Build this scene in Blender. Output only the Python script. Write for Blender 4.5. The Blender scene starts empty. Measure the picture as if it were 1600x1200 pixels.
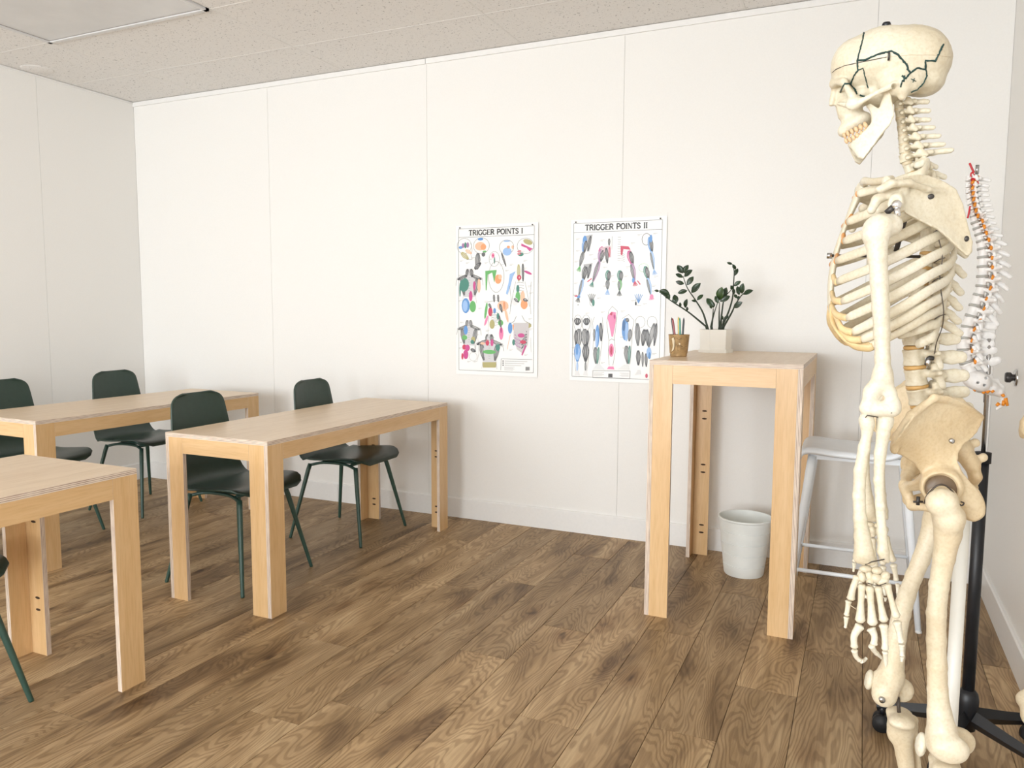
import bpy, math, random
import numpy as np
from mathutils import Vector, Matrix
from mathutils.bvhtree import BVHTree

# ------------------------------------------------------------------ camera
CAM_H = 1.2716
YAW, PITCH, ROLL, FPX = -0.425709, -0.095108, 0.004582, 1204.16
_f = np.array([math.sin(YAW)*math.cos(PITCH), math.cos(YAW)*math.cos(PITCH), math.sin(PITCH)])
_r0 = np.array([math.cos(YAW), -math.sin(YAW), 0.0]); _u0 = np.cross(_r0, _f)
_r = math.cos(ROLL)*_r0 + math.sin(ROLL)*_u0
_u = -math.sin(ROLL)*_r0 + math.cos(ROLL)*_u0
scene = bpy.context.scene
cd = bpy.data.cameras.new('camera'); cam = bpy.data.objects.new('camera', cd)
scene.collection.objects.link(cam)
cd.sensor_width = 36.0; cd.lens = FPX/1600*36.0; cd.clip_start = 0.05; cd.clip_end = 60
m = Matrix.Identity(4)
for i in range(3):
    m[i][0] = _r[i]; m[i][1] = _u[i]; m[i][2] = -_f[i]
m[0][3], m[1][3], m[2][3] = 0, 0, CAM_H
cam.matrix_world = m
scene.camera = cam

# ------------------------------------------------------------------ light and exposure
XL, XR, YB, YR, ZC = -4.90, 0.552, 4.116, -4.20, 2.765
world = bpy.data.worlds.new('sky'); scene.world = world; world.use_nodes = True
bg = world.node_tree.nodes['Background']
bg.inputs['Color'].default_value = (0.80, 0.90, 1.0, 1); bg.inputs['Strength'].default_value = 1.2

def area(name, loc, rot, sx, sy, power, col):
    l = bpy.data.lights.new(name, 'AREA'); l.shape = 'RECTANGLE'; l.size = sx; l.size_y = sy
    l.energy = power; l.color = col
    o = bpy.data.objects.new(name, l); scene.collection.objects.link(o)
    o.location = loc; o.rotation_euler = rot
    return o
# daylight falling through the two rear windows (area lights stand just outside the panes)
WIN = [(-4.35, -2.35), (-2.05, -0.35)]
area('daylight_and_fill', (-3.35, YR-0.22, 1.48), (math.radians(-90), 0, math.pi), 2.0, 2.0, 142, (0.93, 0.97, 1.0))
area('daylight_and_fill', (-1.20, YR-0.22, 1.48), (math.radians(-90), 0, math.pi), 1.7, 2.0, 112, (0.93, 0.97, 1.0))
area('daylight_and_fill', (XR+0.22, -2.3, 1.48), (math.radians(90), 0, math.radians(90)), 1.8, 2.0, 95, (0.95, 0.98, 1.0))  # added fill for the left wall, shining in at the added side window
scene.view_settings.view_transform = 'Standard'
scene.view_settings.look = 'None'
scene.view_settings.exposure = 0.55
scene.view_settings.gamma = 1.0
scene.view_settings.use_curve_mapping = False
try:
    scene.cycles.max_bounces = 10; scene.cycles.diffuse_bounces = 7; scene.cycles.glossy_bounces = 4
except Exception: pass

# ------------------------------------------------------------------ pixel helper (measuring only: ray of a photo pixel meets a real plane)
def ray(px, py):
    d = (px-800)/FPX*_r - (py-600)/FPX*_u + _f
    return d
def on_plane(px, py, axis, val):
    d = ray(px, py); o = np.array([0, 0, CAM_H]); t = (val-o[axis])/d[axis]
    return o + d*t

# ------------------------------------------------------------------ materials
MATS = {}
def srgb(c):
    return tuple(((x/255.0)/12.92 if x/255.0 <= 0.04045 else ((x/255.0+0.055)/1.055)**2.4) for x in c)
class NT:
    def __init__(s, name):
        s.m = bpy.data.materials.new(name); s.m.use_nodes = True; s.t = s.m.node_tree
        s.b = s.t.nodes['Principled BSDF']; MATS[name] = s.m
    def n(s, typ, **kw):
        nd = s.t.nodes.new(typ)
        for k, v in kw.items():
            if k.startswith('i_'):
                nd.inputs[k[2:].replace('_', ' ')].default_value = v
            else: setattr(nd, k, v)
        return nd
    def l(s, a, ao, b, bi): s.t.links.new(a.outputs[ao], b.inputs[bi])
    def ramp(s, stops):
        r = s.n('ShaderNodeValToRGB'); cr = r.color_ramp
        while len(cr.elements) < len(stops): cr.elements.new(0.5)
        for e, (p, c) in zip(cr.elements, stops):
            e.position = p; e.color = (*c, 1) if len(c) == 3 else c
        return r
    def bump(s, src, out, strength, dist):
        b = s.n('ShaderNodeBump'); b.inputs['Strength'].default_value = strength; b.inputs['Distance'].default_value = dist
        s.l(src, out, b, 'Height'); s.l(b, 'Normal', s.b, 'Normal'); return b

def simple(name, col, rough=0.5, metal=0.0, nscale=0, namt=0.0, bump=0.0, spec=0.5, sss=0.0):
    s = NT(name); b = s.b
    b.inputs['Base Color'].default_value = (*col, 1); b.inputs['Roughness'].default_value = rough
    b.inputs['Metallic'].default_value = metal; b.inputs['Specular IOR Level'].default_value = spec
    if sss:
        b.inputs['Subsurface Weight'].default_value = sss
        b.inputs['Subsurface Radius'].default_value = (0.01, 0.006, 0.003)
    if nscale:
        tc = s.n('ShaderNodeTexCoord'); no = s.n('ShaderNodeTexNoise'); no.inputs['Scale'].default_value = nscale
        no.inputs['Detail'].default_value = 5
        s.l(tc, 'Object', no, 'Vector')
        d = tuple(max(0, c*(1-namt)) for c in col); e = tuple(min(1, c*(1+namt*0.5)) for c in col)
        r = s.ramp([(0.3, d), (0.7, e)]); s.l(no, 'Fac', r, 'Fac'); s.l(r, 'Color', b, 'Base Color')
        if bump: s.bump(no, 'Fac', bump, 0.002)
    return s.m

simple('wall_paint', (0.80, 0.79, 0.765), 0.42, nscale=140, namt=0.015, bump=0.05, spec=0.35)
simple('trim_paint', (0.79, 0.785, 0.77), 0.35, nscale=60, namt=0.02)
simple('joint_grey', (0.50, 0.49, 0.47), 0.8, nscale=30, namt=0.05)
simple('joint_dark', (0.30, 0.28, 0.26), 0.8, nscale=30, namt=0.1)
simple('floor_gap', (0.10, 0.065, 0.04), 0.9, nscale=30, namt=0.1)
simple('grid_metal', (0.74, 0.725, 0.70), 0.5, nscale=30, namt=0.02)
simple('light_frame', (0.66, 0.66, 0.66), 0.35, nscale=20, namt=0.02)
simple('diffuser', (0.66, 0.66, 0.66), 0.25, nscale=6, namt=0.05)
simple('green_plastic', (0.026, 0.050, 0.038), 0.38, nscale=40, namt=0.10)
simple('green_metal', (0.032, 0.078, 0.060), 0.38, nscale=40, namt=0.10)
simple('white_plastic', (0.82, 0.86, 0.90), 0.40, nscale=20, namt=0.03)
simple('can_plastic', (0.84, 0.87, 0.85), 0.42, nscale=20, namt=0.03)
simple('pot_ceramic', (0.86, 0.84, 0.78), 0.30, nscale=12, namt=0.03)
simple('soil', (0.05, 0.035, 0.025), 0.95, nscale=80, namt=0.5, bump=0.6)
simple('stem_green', (0.020, 0.035, 0.016), 0.5, nscale=60, namt=0.4)
simple('leaf_green', (0.018, 0.045, 0.016), 0.30, nscale=25, namt=0.5)
simple('leaf_light', (0.045, 0.095, 0.022), 0.32, nscale=25, namt=0.4)
simple('steel', (0.50, 0.50, 0.50), 0.25, 1.0, nscale=20, namt=0.1)
simple('chrome', (0.78, 0.78, 0.80), 0.12, 1.0, nscale=20, namt=0.05)
simple('dark_metal', (0.075, 0.070, 0.068), 0.40, 0.6, nscale=30, namt=0.2)
simple('black_metal', (0.010, 0.011, 0.014), 0.42, nscale=20, namt=0.2)
simple('black_rubber', (0.008, 0.008, 0.009), 0.65, nscale=30, namt=0.2)
simple('white_pole', (0.80, 0.80, 0.76), 0.30, nscale=12, namt=0.03)
simple('wire', (0.06, 0.045, 0.035), 0.5, nscale=80, namt=0.2)
simple('suture_ink', (0.006, 0.045, 0.040), 0.6, nscale=120, namt=0.5)
simple('white_bone', (0.84, 0.84, 0.84), 0.42, nscale=60, namt=0.05)
simple('grey_disc', (0.42, 0.42, 0.40), 0.5, nscale=60, namt=0.1)
simple('orange_nerve', (0.80, 0.28, 0.02), 0.4, nscale=60, namt=0.2)
simple('red_artery', (0.55, 0.010, 0.020), 0.35, nscale=60, namt=0.2)
simple('tooth', (0.68, 0.48, 0.28), 0.30, nscale=80, namt=0.12)
simple('cartilage', (0.74, 0.56, 0.30), 0.38, nscale=35, namt=0.22, sss=0.1)
simple('orange_cartilage', (0.72, 0.33, 0.10), 0.4, nscale=35, namt=0.2)
simple('disc_tan', (0.62, 0.38, 0.14), 0.42, nscale=50, namt=0.2)
simple('bark_cup', (0.42, 0.27, 0.12), 0.5, nscale=45, namt=0.35, bump=0.3)
simple('bark_pale', (0.78, 0.66, 0.46), 0.45, nscale=45, namt=0.15)
simple('bark_dark', (0.14, 0.08, 0.035), 0.6, nscale=45, namt=0.25)
simple('pocket_dark', (0.05, 0.025, 0.012), 0.9, nscale=45, namt=0.25)
simple('paper', (0.86, 0.86, 0.85), 0.35, nscale=8, namt=0.015)
for nm, c in dict(pen_black=(.01,.01,.012), pen_red=(.28,.02,.02), pen_yellow=(.72,.50,.08), pen_green=(.03,.30,.20), pen_dark=(.02,.025,.03)).items():
    simple(nm, c, 0.35, nscale=40, namt=0.08)

def bone_material(name, c0, c1, c2):
    s = NT(name); b = s.b
    tc = s.n('ShaderNodeTexCoord')
    a = s.n('ShaderNodeTexNoise'); a.inputs['Scale'].default_value = 7; a.inputs['Detail'].default_value = 4
    s.l(tc, 'Object', a, 'Vector')
    r = s.ramp([(0.32, c2), (0.5, c1), (0.66, c0)]); s.l(a, 'Fac', r, 'Fac')
    f = s.n('ShaderNodeTexNoise'); f.inputs['Scale'].default_value = 220; f.inputs['Detail'].default_value = 6
    s.l(tc, 'Object', f, 'Vector')
    mx = s.n('ShaderNodeMix', data_type='RGBA', blend_type='MULTIPLY'); mx.inputs[0].default_value = 0.25
    r2 = s.ramp([(0.35, (0.72, 0.62, 0.46)), (0.55, (1, 1, 1))]); s.l(f, 'Fac', r2, 'Fac')
    s.l(r, 'Color', mx, 6); s.l(r2, 'Color', mx, 7); s.l(mx, 2, b, 'Base Color')
    b.inputs['Roughness'].default_value = 0.42
    b.inputs['Subsurface Weight'].default_value = 0.06
    b.inputs['Subsurface Radius'].default_value = (0.006, 0.004, 0.002)
    m2 = s.n('ShaderNodeTexNoise'); m2.inputs['Scale'].default_value = 45; m2.inputs['Detail'].default_value = 5
    s.l(tc, 'Object', m2, 'Vector')
    s.bump(m2, 'Fac', 0.28, 0.003)
    return s.m
bone_material('bone', (0.73, 0.69, 0.585), (0.69, 0.64, 0.51), (0.61, 0.54, 0.40))
bone_material('bone_warm', (0.70, 0.60, 0.43), (0.67, 0.54, 0.35), (0.59, 0.45, 0.27))
bone_material('bone_leg', (0.72, 0.65, 0.51), (0.68, 0.59, 0.43), (0.60, 0.49, 0.33))
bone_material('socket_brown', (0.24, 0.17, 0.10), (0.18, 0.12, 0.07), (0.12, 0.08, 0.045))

def oak():
    s = NT('oak_plank'); b = s.b
    tc = s.n('ShaderNodeTexCoord'); oi = s.n('ShaderNodeObjectInfo')
    off = s.n('ShaderNodeVectorMath', operation='MULTIPLY_ADD')
    cmb = s.n('ShaderNodeCombineXYZ')
    s.l(oi, 'Random', cmb, 'X'); s.l(oi, 'Random', cmb, 'Y')
    mul = s.n('ShaderNodeVectorMath', operation='MULTIPLY'); mul.inputs[1].default_value = (37.0, 91.0, 0)
    s.l(cmb, 'Vector', mul, 0)
    add = s.n('ShaderNodeVectorMath', operation='ADD'); s.l(tc, 'Object', add, 0); s.l(mul, 'Vector', add, 1)
    # cathedral figure: contour lines of a stretched noise field
    st = s.n('ShaderNodeMapping'); st.inputs['Scale'].default_value = (4.6, 0.95, 1); s.l(add, 'Vector', st, 'Vector')
    n1 = s.n('ShaderNodeTexNoise'); n1.inputs['Scale'].default_value = 1.25; n1.inputs['Detail'].default_value = 2.6; n1.inputs['Roughness'].default_value = 0.42
    n1.inputs['Distortion'].default_value = 0.35
    s.l(st, 'Vector', n1, 'Vector')
    mm = s.n('ShaderNodeMath', operation='MULTIPLY'); mm.inputs[1].default_value = 230; s.l(n1, 'Fac', mm, 0)
    sn = s.n('ShaderNodeMath', operation='SINE'); s.l(mm, 'Value', sn, 0)
    # fine fibre
    st2 = s.n('ShaderNodeMapping'); st2.inputs['Scale'].default_value = (95, 5, 1); s.l(add, 'Vector', st2, 'Vector')
    n2 = s.n('ShaderNodeTexNoise'); n2.inputs['Scale'].default_value = 1; n2.inputs['Detail'].default_value = 5; n2.inputs['Roughness'].default_value = 0.65; s.l(st2, 'Vector', n2, 'Vector')
    # wide tonal drift
    st3 = s.n('ShaderNodeMapping'); st3.inputs['Scale'].default_value = (7.0, 1.5, 1); s.l(add, 'Vector', st3, 'Vector')
    n3 = s.n('ShaderNodeTexNoise'); n3.inputs['Scale'].default_value = 1.0; n3.inputs['Detail'].default_value = 4; n3.inputs['Distortion'].default_value = 0.6; s.l(st3, 'Vector', n3, 'Vector')
    base = s.ramp([(0.32, (0.185, 0.112, 0.052)), (0.44, (0.340, 0.225, 0.112)), (0.56, (0.430, 0.295, 0.158)), (0.70, (0.515, 0.372, 0.210))]); s.l(n3, 'Fac', base, 'Fac')
    mxa = s.n('ShaderNodeMix', data_type='RGBA', blend_type='MULTIPLY'); mxa.inputs[0].default_value = 0.62
    g = s.ramp([(0.15, (0.58, 0.53, 0.47)), (0.55, (1, 1, 1))])
    mr = s.n('ShaderNodeMapRange'); mr.inputs['From Min'].default_value = -1; mr.inputs['From Max'].default_value = 1; s.l(sn, 'Value', mr, 'Value'); s.l(mr, 'Result', g, 'Fac')
    s.l(base, 'Color', mxa, 6); s.l(g, 'Color', mxa, 7)
    mxb = s.n('ShaderNodeMix', data_type='RGBA', blend_type='MULTIPLY'); mxb.inputs[0].default_value = 0.7
    g2 = s.ramp([(0.30, (0.62, 0.58, 0.54)), (0.62, (1.08, 1.08, 1.08))]); s.l(n2, 'Fac', g2, 'Fac')
    s.l(mxa, 2, mxb, 6); s.l(g2, 'Color', mxb, 7)
    # knots
    st4 = s.n('ShaderNodeMapping'); st4.inputs['Scale'].default_value = (5.6, 2.6, 0.001); s.l(add, 'Vector', st4, 'Vector')
    nd = s.n('ShaderNodeTexNoise'); nd.inputs['Scale'].default_value = 3.0; s.l(st4, 'Vector', nd, 'Vector')
    dv = s.n('ShaderNodeVectorMath', operation='MULTIPLY_ADD'); dv.inputs[1].default_value = (0.28, 0.28, 0.0); s.l(nd, 'Color', dv, 0); s.l(st4, 'Vector', dv, 2)
    vo = s.n('ShaderNodeTexVoronoi'); vo.inputs['Scale'].default_value = 1.0; vo.inputs['Randomness'].default_value = 1.0; s.l(dv, 'Vector', vo, 'Vector')
    k = s.ramp([(0.0, (0.10, 0.07, 0.055)), (0.05, (0.26, 0.20, 0.16)), (0.10, (0.66, 0.58, 0.50)), (0.30, (1, 1, 1))]); s.l(vo, 'Distance', k, 'Fac')
    mxc = s.n('ShaderNodeMix', data_type='RGBA', blend_type='MULTIPLY'); mxc.inputs[0].default_value = 0.9
    s.l(mxb, 2, mxc, 6); s.l(k, 'Color', mxc, 7)
    # plank to plank tone
    hs = s.n('ShaderNodeHueSaturation'); hs.inputs['Saturation'].default_value = 0.98
    mv = s.n('ShaderNodeMapRange'); mv.inputs['To Min'].default_value = 0.86; mv.inputs['To Max'].default_value = 1.18; s.l(oi, 'Random', mv, 'Value'); s.l(mv, 'Result', hs, 'Value')
    s.l(mxc, 2, hs, 'Color'); s.l(hs, 'Color', b, 'Base Color')
    b.inputs['Roughness'].default_value = 0.50; b.inputs['Specular IOR Level'].default_value = 0.35
    s.bump(n2, 'Fac', 0.12, 0.001)
oak()

def birch(name, c0, c1):
    s = NT(name); b = s.b
    uv = s.n('ShaderNodeUVMap'); oi = s.n('ShaderNodeObjectInfo')
    cmb = s.n('ShaderNodeCombineXYZ'); s.l(oi, 'Random', cmb, 'X'); s.l(oi, 'Random', cmb, 'Y')
    mul = s.n('ShaderNodeVectorMath', operation='MULTIPLY'); mul.inputs[1].default_value = (17.0, 31.0, 0); s.l(cmb, 'Vector', mul, 0)
    add = s.n('ShaderNodeVectorMath', operation='ADD'); s.l(uv, 'UV', add, 0); s.l(mul, 'Vector', add, 1)
    mp = s.n('ShaderNodeMapping'); mp.inputs['Scale'].default_value = (2.0, 22, 1); s.l(add, 'Vector', mp, 'Vector')
    no = s.n('ShaderNodeTexNoise'); no.inputs['Scale'].default_value = 1.2; no.inputs['Detail'].default_value = 5; no.inputs['Distortion'].default_value = 0.4; s.l(mp, 'Vector', no, 'Vector')
    r = s.ramp([(0.3, c1), (0.65, c0)]); s.l(no, 'Fac', r, 'Fac')
    mp2 = s.n('ShaderNodeMapping'); mp2.inputs['Scale'].default_value = (12, 160, 1); s.l(add, 'Vector', mp2, 'Vector')
    n2 = s.n('ShaderNodeTexNoise'); n2.inputs['Scale'].default_value = 1.0; n2.inputs['Detail'].default_value = 4; s.l(mp2, 'Vector', n2, 'Vector')
    r2 = s.ramp([(0.35, (0.88, 0.84, 0.78)), (0.55, (1, 1, 1))]); s.l(n2, 'Fac', r2, 'Fac')
    mx = s.n('ShaderNodeMix', data_type='RGBA', blend_type='MULTIPLY'); mx.inputs[0].default_value = 0.6
    s.l(r, 'Color', mx, 6); s.l(r2, 'Color', mx, 7); s.l(mx, 2, b, 'Base Color')
    b.inputs['Roughness'].default_value = 0.33
birch('birch_face', (0.70, 0.475, 0.250), (0.64, 0.41, 0.195))
birch('birch_top', (0.72, 0.565, 0.40), (0.65, 0.49, 0.33))
def ply_edge():
    s = NT('ply_edge'); b = s.b
    uv = s.n('ShaderNodeUVMap'); sp = s.n('ShaderNodeSeparateXYZ'); s.l(uv, 'UV', sp, 'Vector')
    mp = s.n('ShaderNodeMapping'); mp.inputs['Scale'].default_value = (14, 90, 1); s.l(uv, 'UV', mp, 'Vector')
    no = s.n('ShaderNodeTexNoise'); no.inputs['Scale'].default_value = 1; no.inputs['Detail'].default_value = 3; s.l(mp, 'Vector', no, 'Vector')
    ml = s.n('ShaderNodeMath', operation='MULTIPLY'); ml.inputs[1].default_value = 2*math.pi/0.0055; s.l(sp, 'Y', ml, 0)
    sn = s.n('ShaderNodeMath', operation='SINE'); s.l(ml, 'Value', sn, 0)
    ad = s.n('ShaderNodeMath', operation='MULTIPLY_ADD'); ad.inputs[1].default_value = 0.45; ad.inputs[2].default_value = 0.0; s.l(sn, 'Value', ad, 0)
    a2 = s.n('ShaderNodeMath', operation='ADD'); s.l(ad, 'Value', a2, 0); s.l(no, 'Fac', a2, 1)
    r = s.ramp([(0.12, (0.30, 0.20, 0.155)), (0.32, (0.64, 0.52, 0.42)), (0.8, (0.76, 0.65, 0.54))]); s.l(a2, 'Value', r, 'Fac'); s.l(r, 'Color', b, 'Base Color')
    b.inputs['Roughness'].default_value = 0.5
ply_edge()
def tile_mat():
    s = NT('ceiling_tile'); b = s.b
    tc = s.n('ShaderNodeTexCoord'); oi = s.n('ShaderNodeObjectInfo')
    mul = s.n('ShaderNodeVectorMath', operation='SCALE'); mul.inputs[0].default_value = (13, 29, 0); s.l(oi, 'Random', mul, 'Scale')
    add = s.n('ShaderNodeVectorMath', operation='ADD'); s.l(tc, 'Object', add, 0); s.l(mul, 'Vector', add, 1)
    vo = s.n('ShaderNodeTexNoise'); vo.inputs['Scale'].default_value = 85; vo.inputs['Detail'].default_value = 2.0; vo.inputs['Distortion'].default_value = 1.2; s.l(add, 'Vector', vo, 'Vector')
    r = s.ramp([(0.0, (0.30, 0.29, 0.28)), (0.315, (0.34, 0.33, 0.32)), (0.36, (0.78, 0.765, 0.745)), (1, (0.82, 0.805, 0.785))]); s.l(vo, 'Fac', r, 'Fac')
    s.l(r, 'Color', b, 'Base Color'); b.inputs['Roughness'].default_value = 0.9
    s.bump(r, 'Color', 0.3, 0.002)
tile_mat()
def ink_mat():
    s = NT('printed_ink'); at = s.n('ShaderNodeAttribute'); at.attribute_name = 'ink'
    s.l(at, 'Color', s.b, 'Base Color'); s.b.inputs['Roughness'].default_value = 0.4
ink_mat()
def glass_mat():
    s = NT('window_glass'); b = s.b
    b.inputs['Base Color'].default_value = (0.95, 0.98, 1, 1); b.inputs['Roughness'].default_value = 0.0
    b.inputs['Transmission Weight'].default_value = 1.0; b.inputs['IOR'].default_value = 1.0
glass_mat()

# ------------------------------------------------------------------ mesh helpers
COL = scene.collection
def mesh_obj(name, verts, faces, mat, parent=None, smooth=False, loc=None, mats=None, fmat=None, uvs=None):
    me = bpy.data.meshes.new(name)
    me.from_pydata([tuple(float(c) for c in v) for v in verts], [], [tuple(int(i) for i in f) for f in faces])
    for mm in (mats or [mat]): me.materials.append(MATS[mm])
    if fmat is not None: me.polygons.foreach_set('material_index', list(fmat))
    if smooth: me.polygons.foreach_set('use_smooth', [True]*len(me.polygons))
    if uvs is not None:
        ul = me.uv_layers.new(name='UVMap'); ul.data.foreach_set('uv', [c for uv in uvs for c in uv])
    me.update()
    o = bpy.data.objects.new(name, me); COL.objects.link(o)
    if loc is not None: o.location = loc
    if parent is not None: o.parent = parent
    return o
def tag(o, label, cat=None, group=None, kind=None):
    if label: o['label'] = label
    if cat: o['category'] = cat
    if group: o['group'] = group
    if kind: o['kind'] = kind
    return o
def thing(name, label, cat, loc=(0, 0, 0), rz=0.0, group=None):
    o = bpy.data.objects.new(name, None); COL.objects.link(o); o.empty_display_size = 0.1
    o.location = loc; o.rotation_euler = (0, 0, rz)
    return tag(o, label, cat, group)
def struct(o): o['kind'] = 'structure'; return o
def copy_tree(o, parent=None):
    c = o.copy(); COL.objects.link(c)
    if parent is not None: c.parent = parent
    for ch in list(o.children): copy_tree(ch, c)
    return c

class MB:                                             # collects shapes into ONE mesh
    def __init__(s): s.v = []; s.f = []
    def add(s, v, f):
        n = len(s.v); s.v += [tuple(p) for p in v]; s.f += [tuple(i+n for i in q) for q in f]; return s
    def box(s, lo, hi):
        x0, y0, z0 = lo; x1, y1, z1 = hi
        return s.add([(x0,y0,z0),(x1,y0,z0),(x1,y1,z0),(x0,y1,z0),(x0,y0,z1),(x1,y0,z1),(x1,y1,z1),(x0,y1,z1)],
                     [(0,3,2,1),(4,5,6,7),(0,1,5,4),(1,2,6,5),(2,3,7,6),(3,0,4,7)])
    def tube(s, pts, rad, n=12, ratio=1.0, up=None, cap=True):
        pts = [np.array(p, float) for p in pts]; m_ = len(pts)
        if not hasattr(rad, '__len__'): rad = [rad]*m_
        V = []; F = []; prev = None
        for i in range(m_):
            t = pts[min(i+1, m_-1)] - pts[max(i-1, 0)]; t = t/(np.linalg.norm(t)+1e-12)
            if up is not None: a = np.array(up, float)
            elif prev is not None: a = prev
            else: a = np.array([0, 0, 1.0]) if abs(t[2]) < 0.9 else np.array([1.0, 0, 0])
            a = a - t*np.dot(a, t); a = a/(np.linalg.norm(a)+1e-12); prev = a
            b_ = np.cross(t, a)
            for k in range(n):
                th = 2*math.pi*k/n
                V.append(pts[i] + rad[i]*(math.cos(th)*a + math.sin(th)*b_*ratio))
        for i in range(m_-1):
            for k in range(n):
                k2 = (k+1) % n
                F.append((i*n+k, i*n+k2, (i+1)*n+k2, (i+1)*n+k))
        if cap:
            F.append(tuple(reversed(range(n)))); F.append(tuple((m_-1)*n+k for k in range(n)))
        return s.add(V, F)
    def lathe(s, prof, n=32, c=(0, 0, 0), sides_cap=True):
        V = []; F = []
        for (r_, z) in prof:
            for k in range(n):
                th = 2*math.pi*k/n; V.append((c[0]+r_*math.cos(th), c[1]+r_*math.sin(th), c[2]+z))
        for i in range(len(prof)-1):
            for k in range(n):
                k2 = (k+1) % n; F.append((i*n+k, i*n+k2, (i+1)*n+k2, (i+1)*n+k))
        return s.add(V, F)
    def ell(s, c, r, n=12, m_=8, R=None):
        V = []; F = []
        for i in range(m_+1):
            ph = math.pi*i/m_
            for k in range(n):
                th = 2*math.pi*k/n
                p = np.array([r[0]*math.sin(ph)*math.cos(th), r[1]*math.sin(ph)*math.sin(th), r[2]*math.cos(ph)])
                if R is not None: p = R @ p
                V.append(p+np.array(c))
        for i in range(m_):
            for k in range(n):
                k2 = (k+1) % n; F.append((i*n+k, (i+1)*n+k, (i+1)*n+k2, i*n+k2))
        return s.add(V, F)
    def prism(s, poly, z0, z1):
        n = len(poly)
        V = [(x, y, z0) for x, y in poly] + [(x, y, z1) for x, y in poly]
        F = [tuple(reversed(range(n))), tuple(range(n, 2*n))] + [(i, (i+1) % n, n+(i+1) % n, n+i) for i in range(n)]
        return s.add(V, F)
    def out(s, name, mat, parent=None, smooth=True, loc=None):
        return mesh_obj(name, s.v, s.f, mat, parent, smooth, loc)
def catmull(P, sub=8):
    P = [np.array(p, float) for p in P]; P = [2*P[0]-P[1]] + P + [2*P[-1]-P[-2]]; R = []
    for i in range(1, len(P)-2):
        for k in range(sub):
            t = k/sub; a, b_, c, d = P[i-1], P[i], P[i+1], P[i+2]
            R.append(0.5*((2*b_)+(-a+c)*t+(2*a-5*b_+4*c-d)*t*t+(-a+3*b_-3*c+d)*t**3))
    R.append(P[-2]); return R
def bevel_box(name, lo, hi, mat, parent=None, bev=0.003, loc=None):
    o = MB().box(lo, hi).out(name, mat, parent, False, loc)
    md = o.modifiers.new('bevel', 'BEVEL'); md.width = bev; md.segments = 2; md.limit_method = 'NONE'
    return o

# plywood board: veneer faces on the two wide sides, striped edges round the rim
def board(name, lo, hi, parent, grain=2, face='birch_face'):
    d = [hi[i]-lo[i] for i in range(3)]; th = d.index(min(d))
    x0, y0, z0 = lo; x1, y1, z1 = hi
    V = [(x0,y0,z0),(x1,y0,z0),(x1,y1,z0),(x0,y1,z0),(x0,y0,z1),(x1,y0,z1),(x1,y1,z1),(x0,y1,z1)]
    F = [((0,3,2,1),2),((4,5,6,7),2),((0,1,5,4),1),((1,2,6,5),0),((2,3,7,6),1),((3,0,4,7),0)]
    fm = []; uv = []; FF = []
    for f, ax in F:
        FF.append(f)
        if ax == th:
            fm.append(0); oth = [a for a in range(3) if a not in (ax, grain)]
            ga = grain if grain != ax else [a for a in range(3) if a != ax][0]
            oa = [a for a in range(3) if a not in (ax, ga)][0]
            for i in f: uv.append((V[i][ga], V[i][oa]))
        else:
            fm.append(1); la = [a for a in range(3) if a not in (ax, th)][0]
            for i in f: uv.append((V[i][la], V[i][th]-lo[th]))
    return mesh_obj(name, V, FF, None, parent, False, None, [face, 'ply_edge'], fm, uv)

# ================================================================== SETTING
random.seed(4)
# floor: sub-floor slab with single oak planks
floor = struct(MB().box((XL-0.1, YR-0.1, -0.06), (XR+0.1, YB+0.1, -0.0035)).out('floor', 'floor_gap', None, False))
PW = 0.1974; PL = 1.26
def plank_mesh(w, l, nm='plank'):
    g = 0.0009; c = 0.0007
    x0, x1, y0, y1 = g, w-g, g, l-g
    V = [(x0,y0,-.0034),(x1,y0,-.0034),(x1,y1,-.0034),(x0,y1,-.0034),(x0,y0,-c),(x1,y0,-c),(x1,y1,-c),(x0,y1,-c),
         (x0+c,y0+c,0),(x1-c,y0+c,0),(x1-c,y1-c,0),(x0+c,y1-c,0)]
    F = [(0,3,2,1),(0,1,5,4),(1,2,6,5),(2,3,7,6),(3,0,4,7),(4,5,9,8),(5,6,10,9),(6,7,11,10),(7,4,8,11),(8,9,10,11)]
    me = bpy.data.meshes.new(nm); me.from_pydata(V, [], F); me.materials.append(MATS['oak_plank']); return me
full = plank_mesh(PW, PL)
known = {-1: 2.464, 1: 2.126, 3: 2.236, 4: 2.62, 0: 1.55, 2: 2.95, -2: 1.95, -3: 3.05, 5: 1.75}
xs0 = -1.132
k = int(math.floor((XL-xs0)/PW))
while xs0+k*PW < XR:
    xa, xb = max(xs0+k*PW, XL), min(xs0+(k+1)*PW, XR)
    if xb-xa > 0.004:
        e = known.get(k, random.uniform(0, PL)); e -= PL*math.ceil((e-YR)/PL)
        while e < YB:
            ya, yb = max(e, YR), min(e+PL, YB)
            if yb-ya > 0.02:
                me = full if (xb-xa > PW-1e-6 and yb-ya > PL-1e-6) else plank_mesh(xb-xa, yb-ya)
                o = bpy.data.objects.new('plank', me); COL.objects.link(o); o.parent = floor; o.location = (xa, ya, 0)
            e += PL
    k += 1

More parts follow.
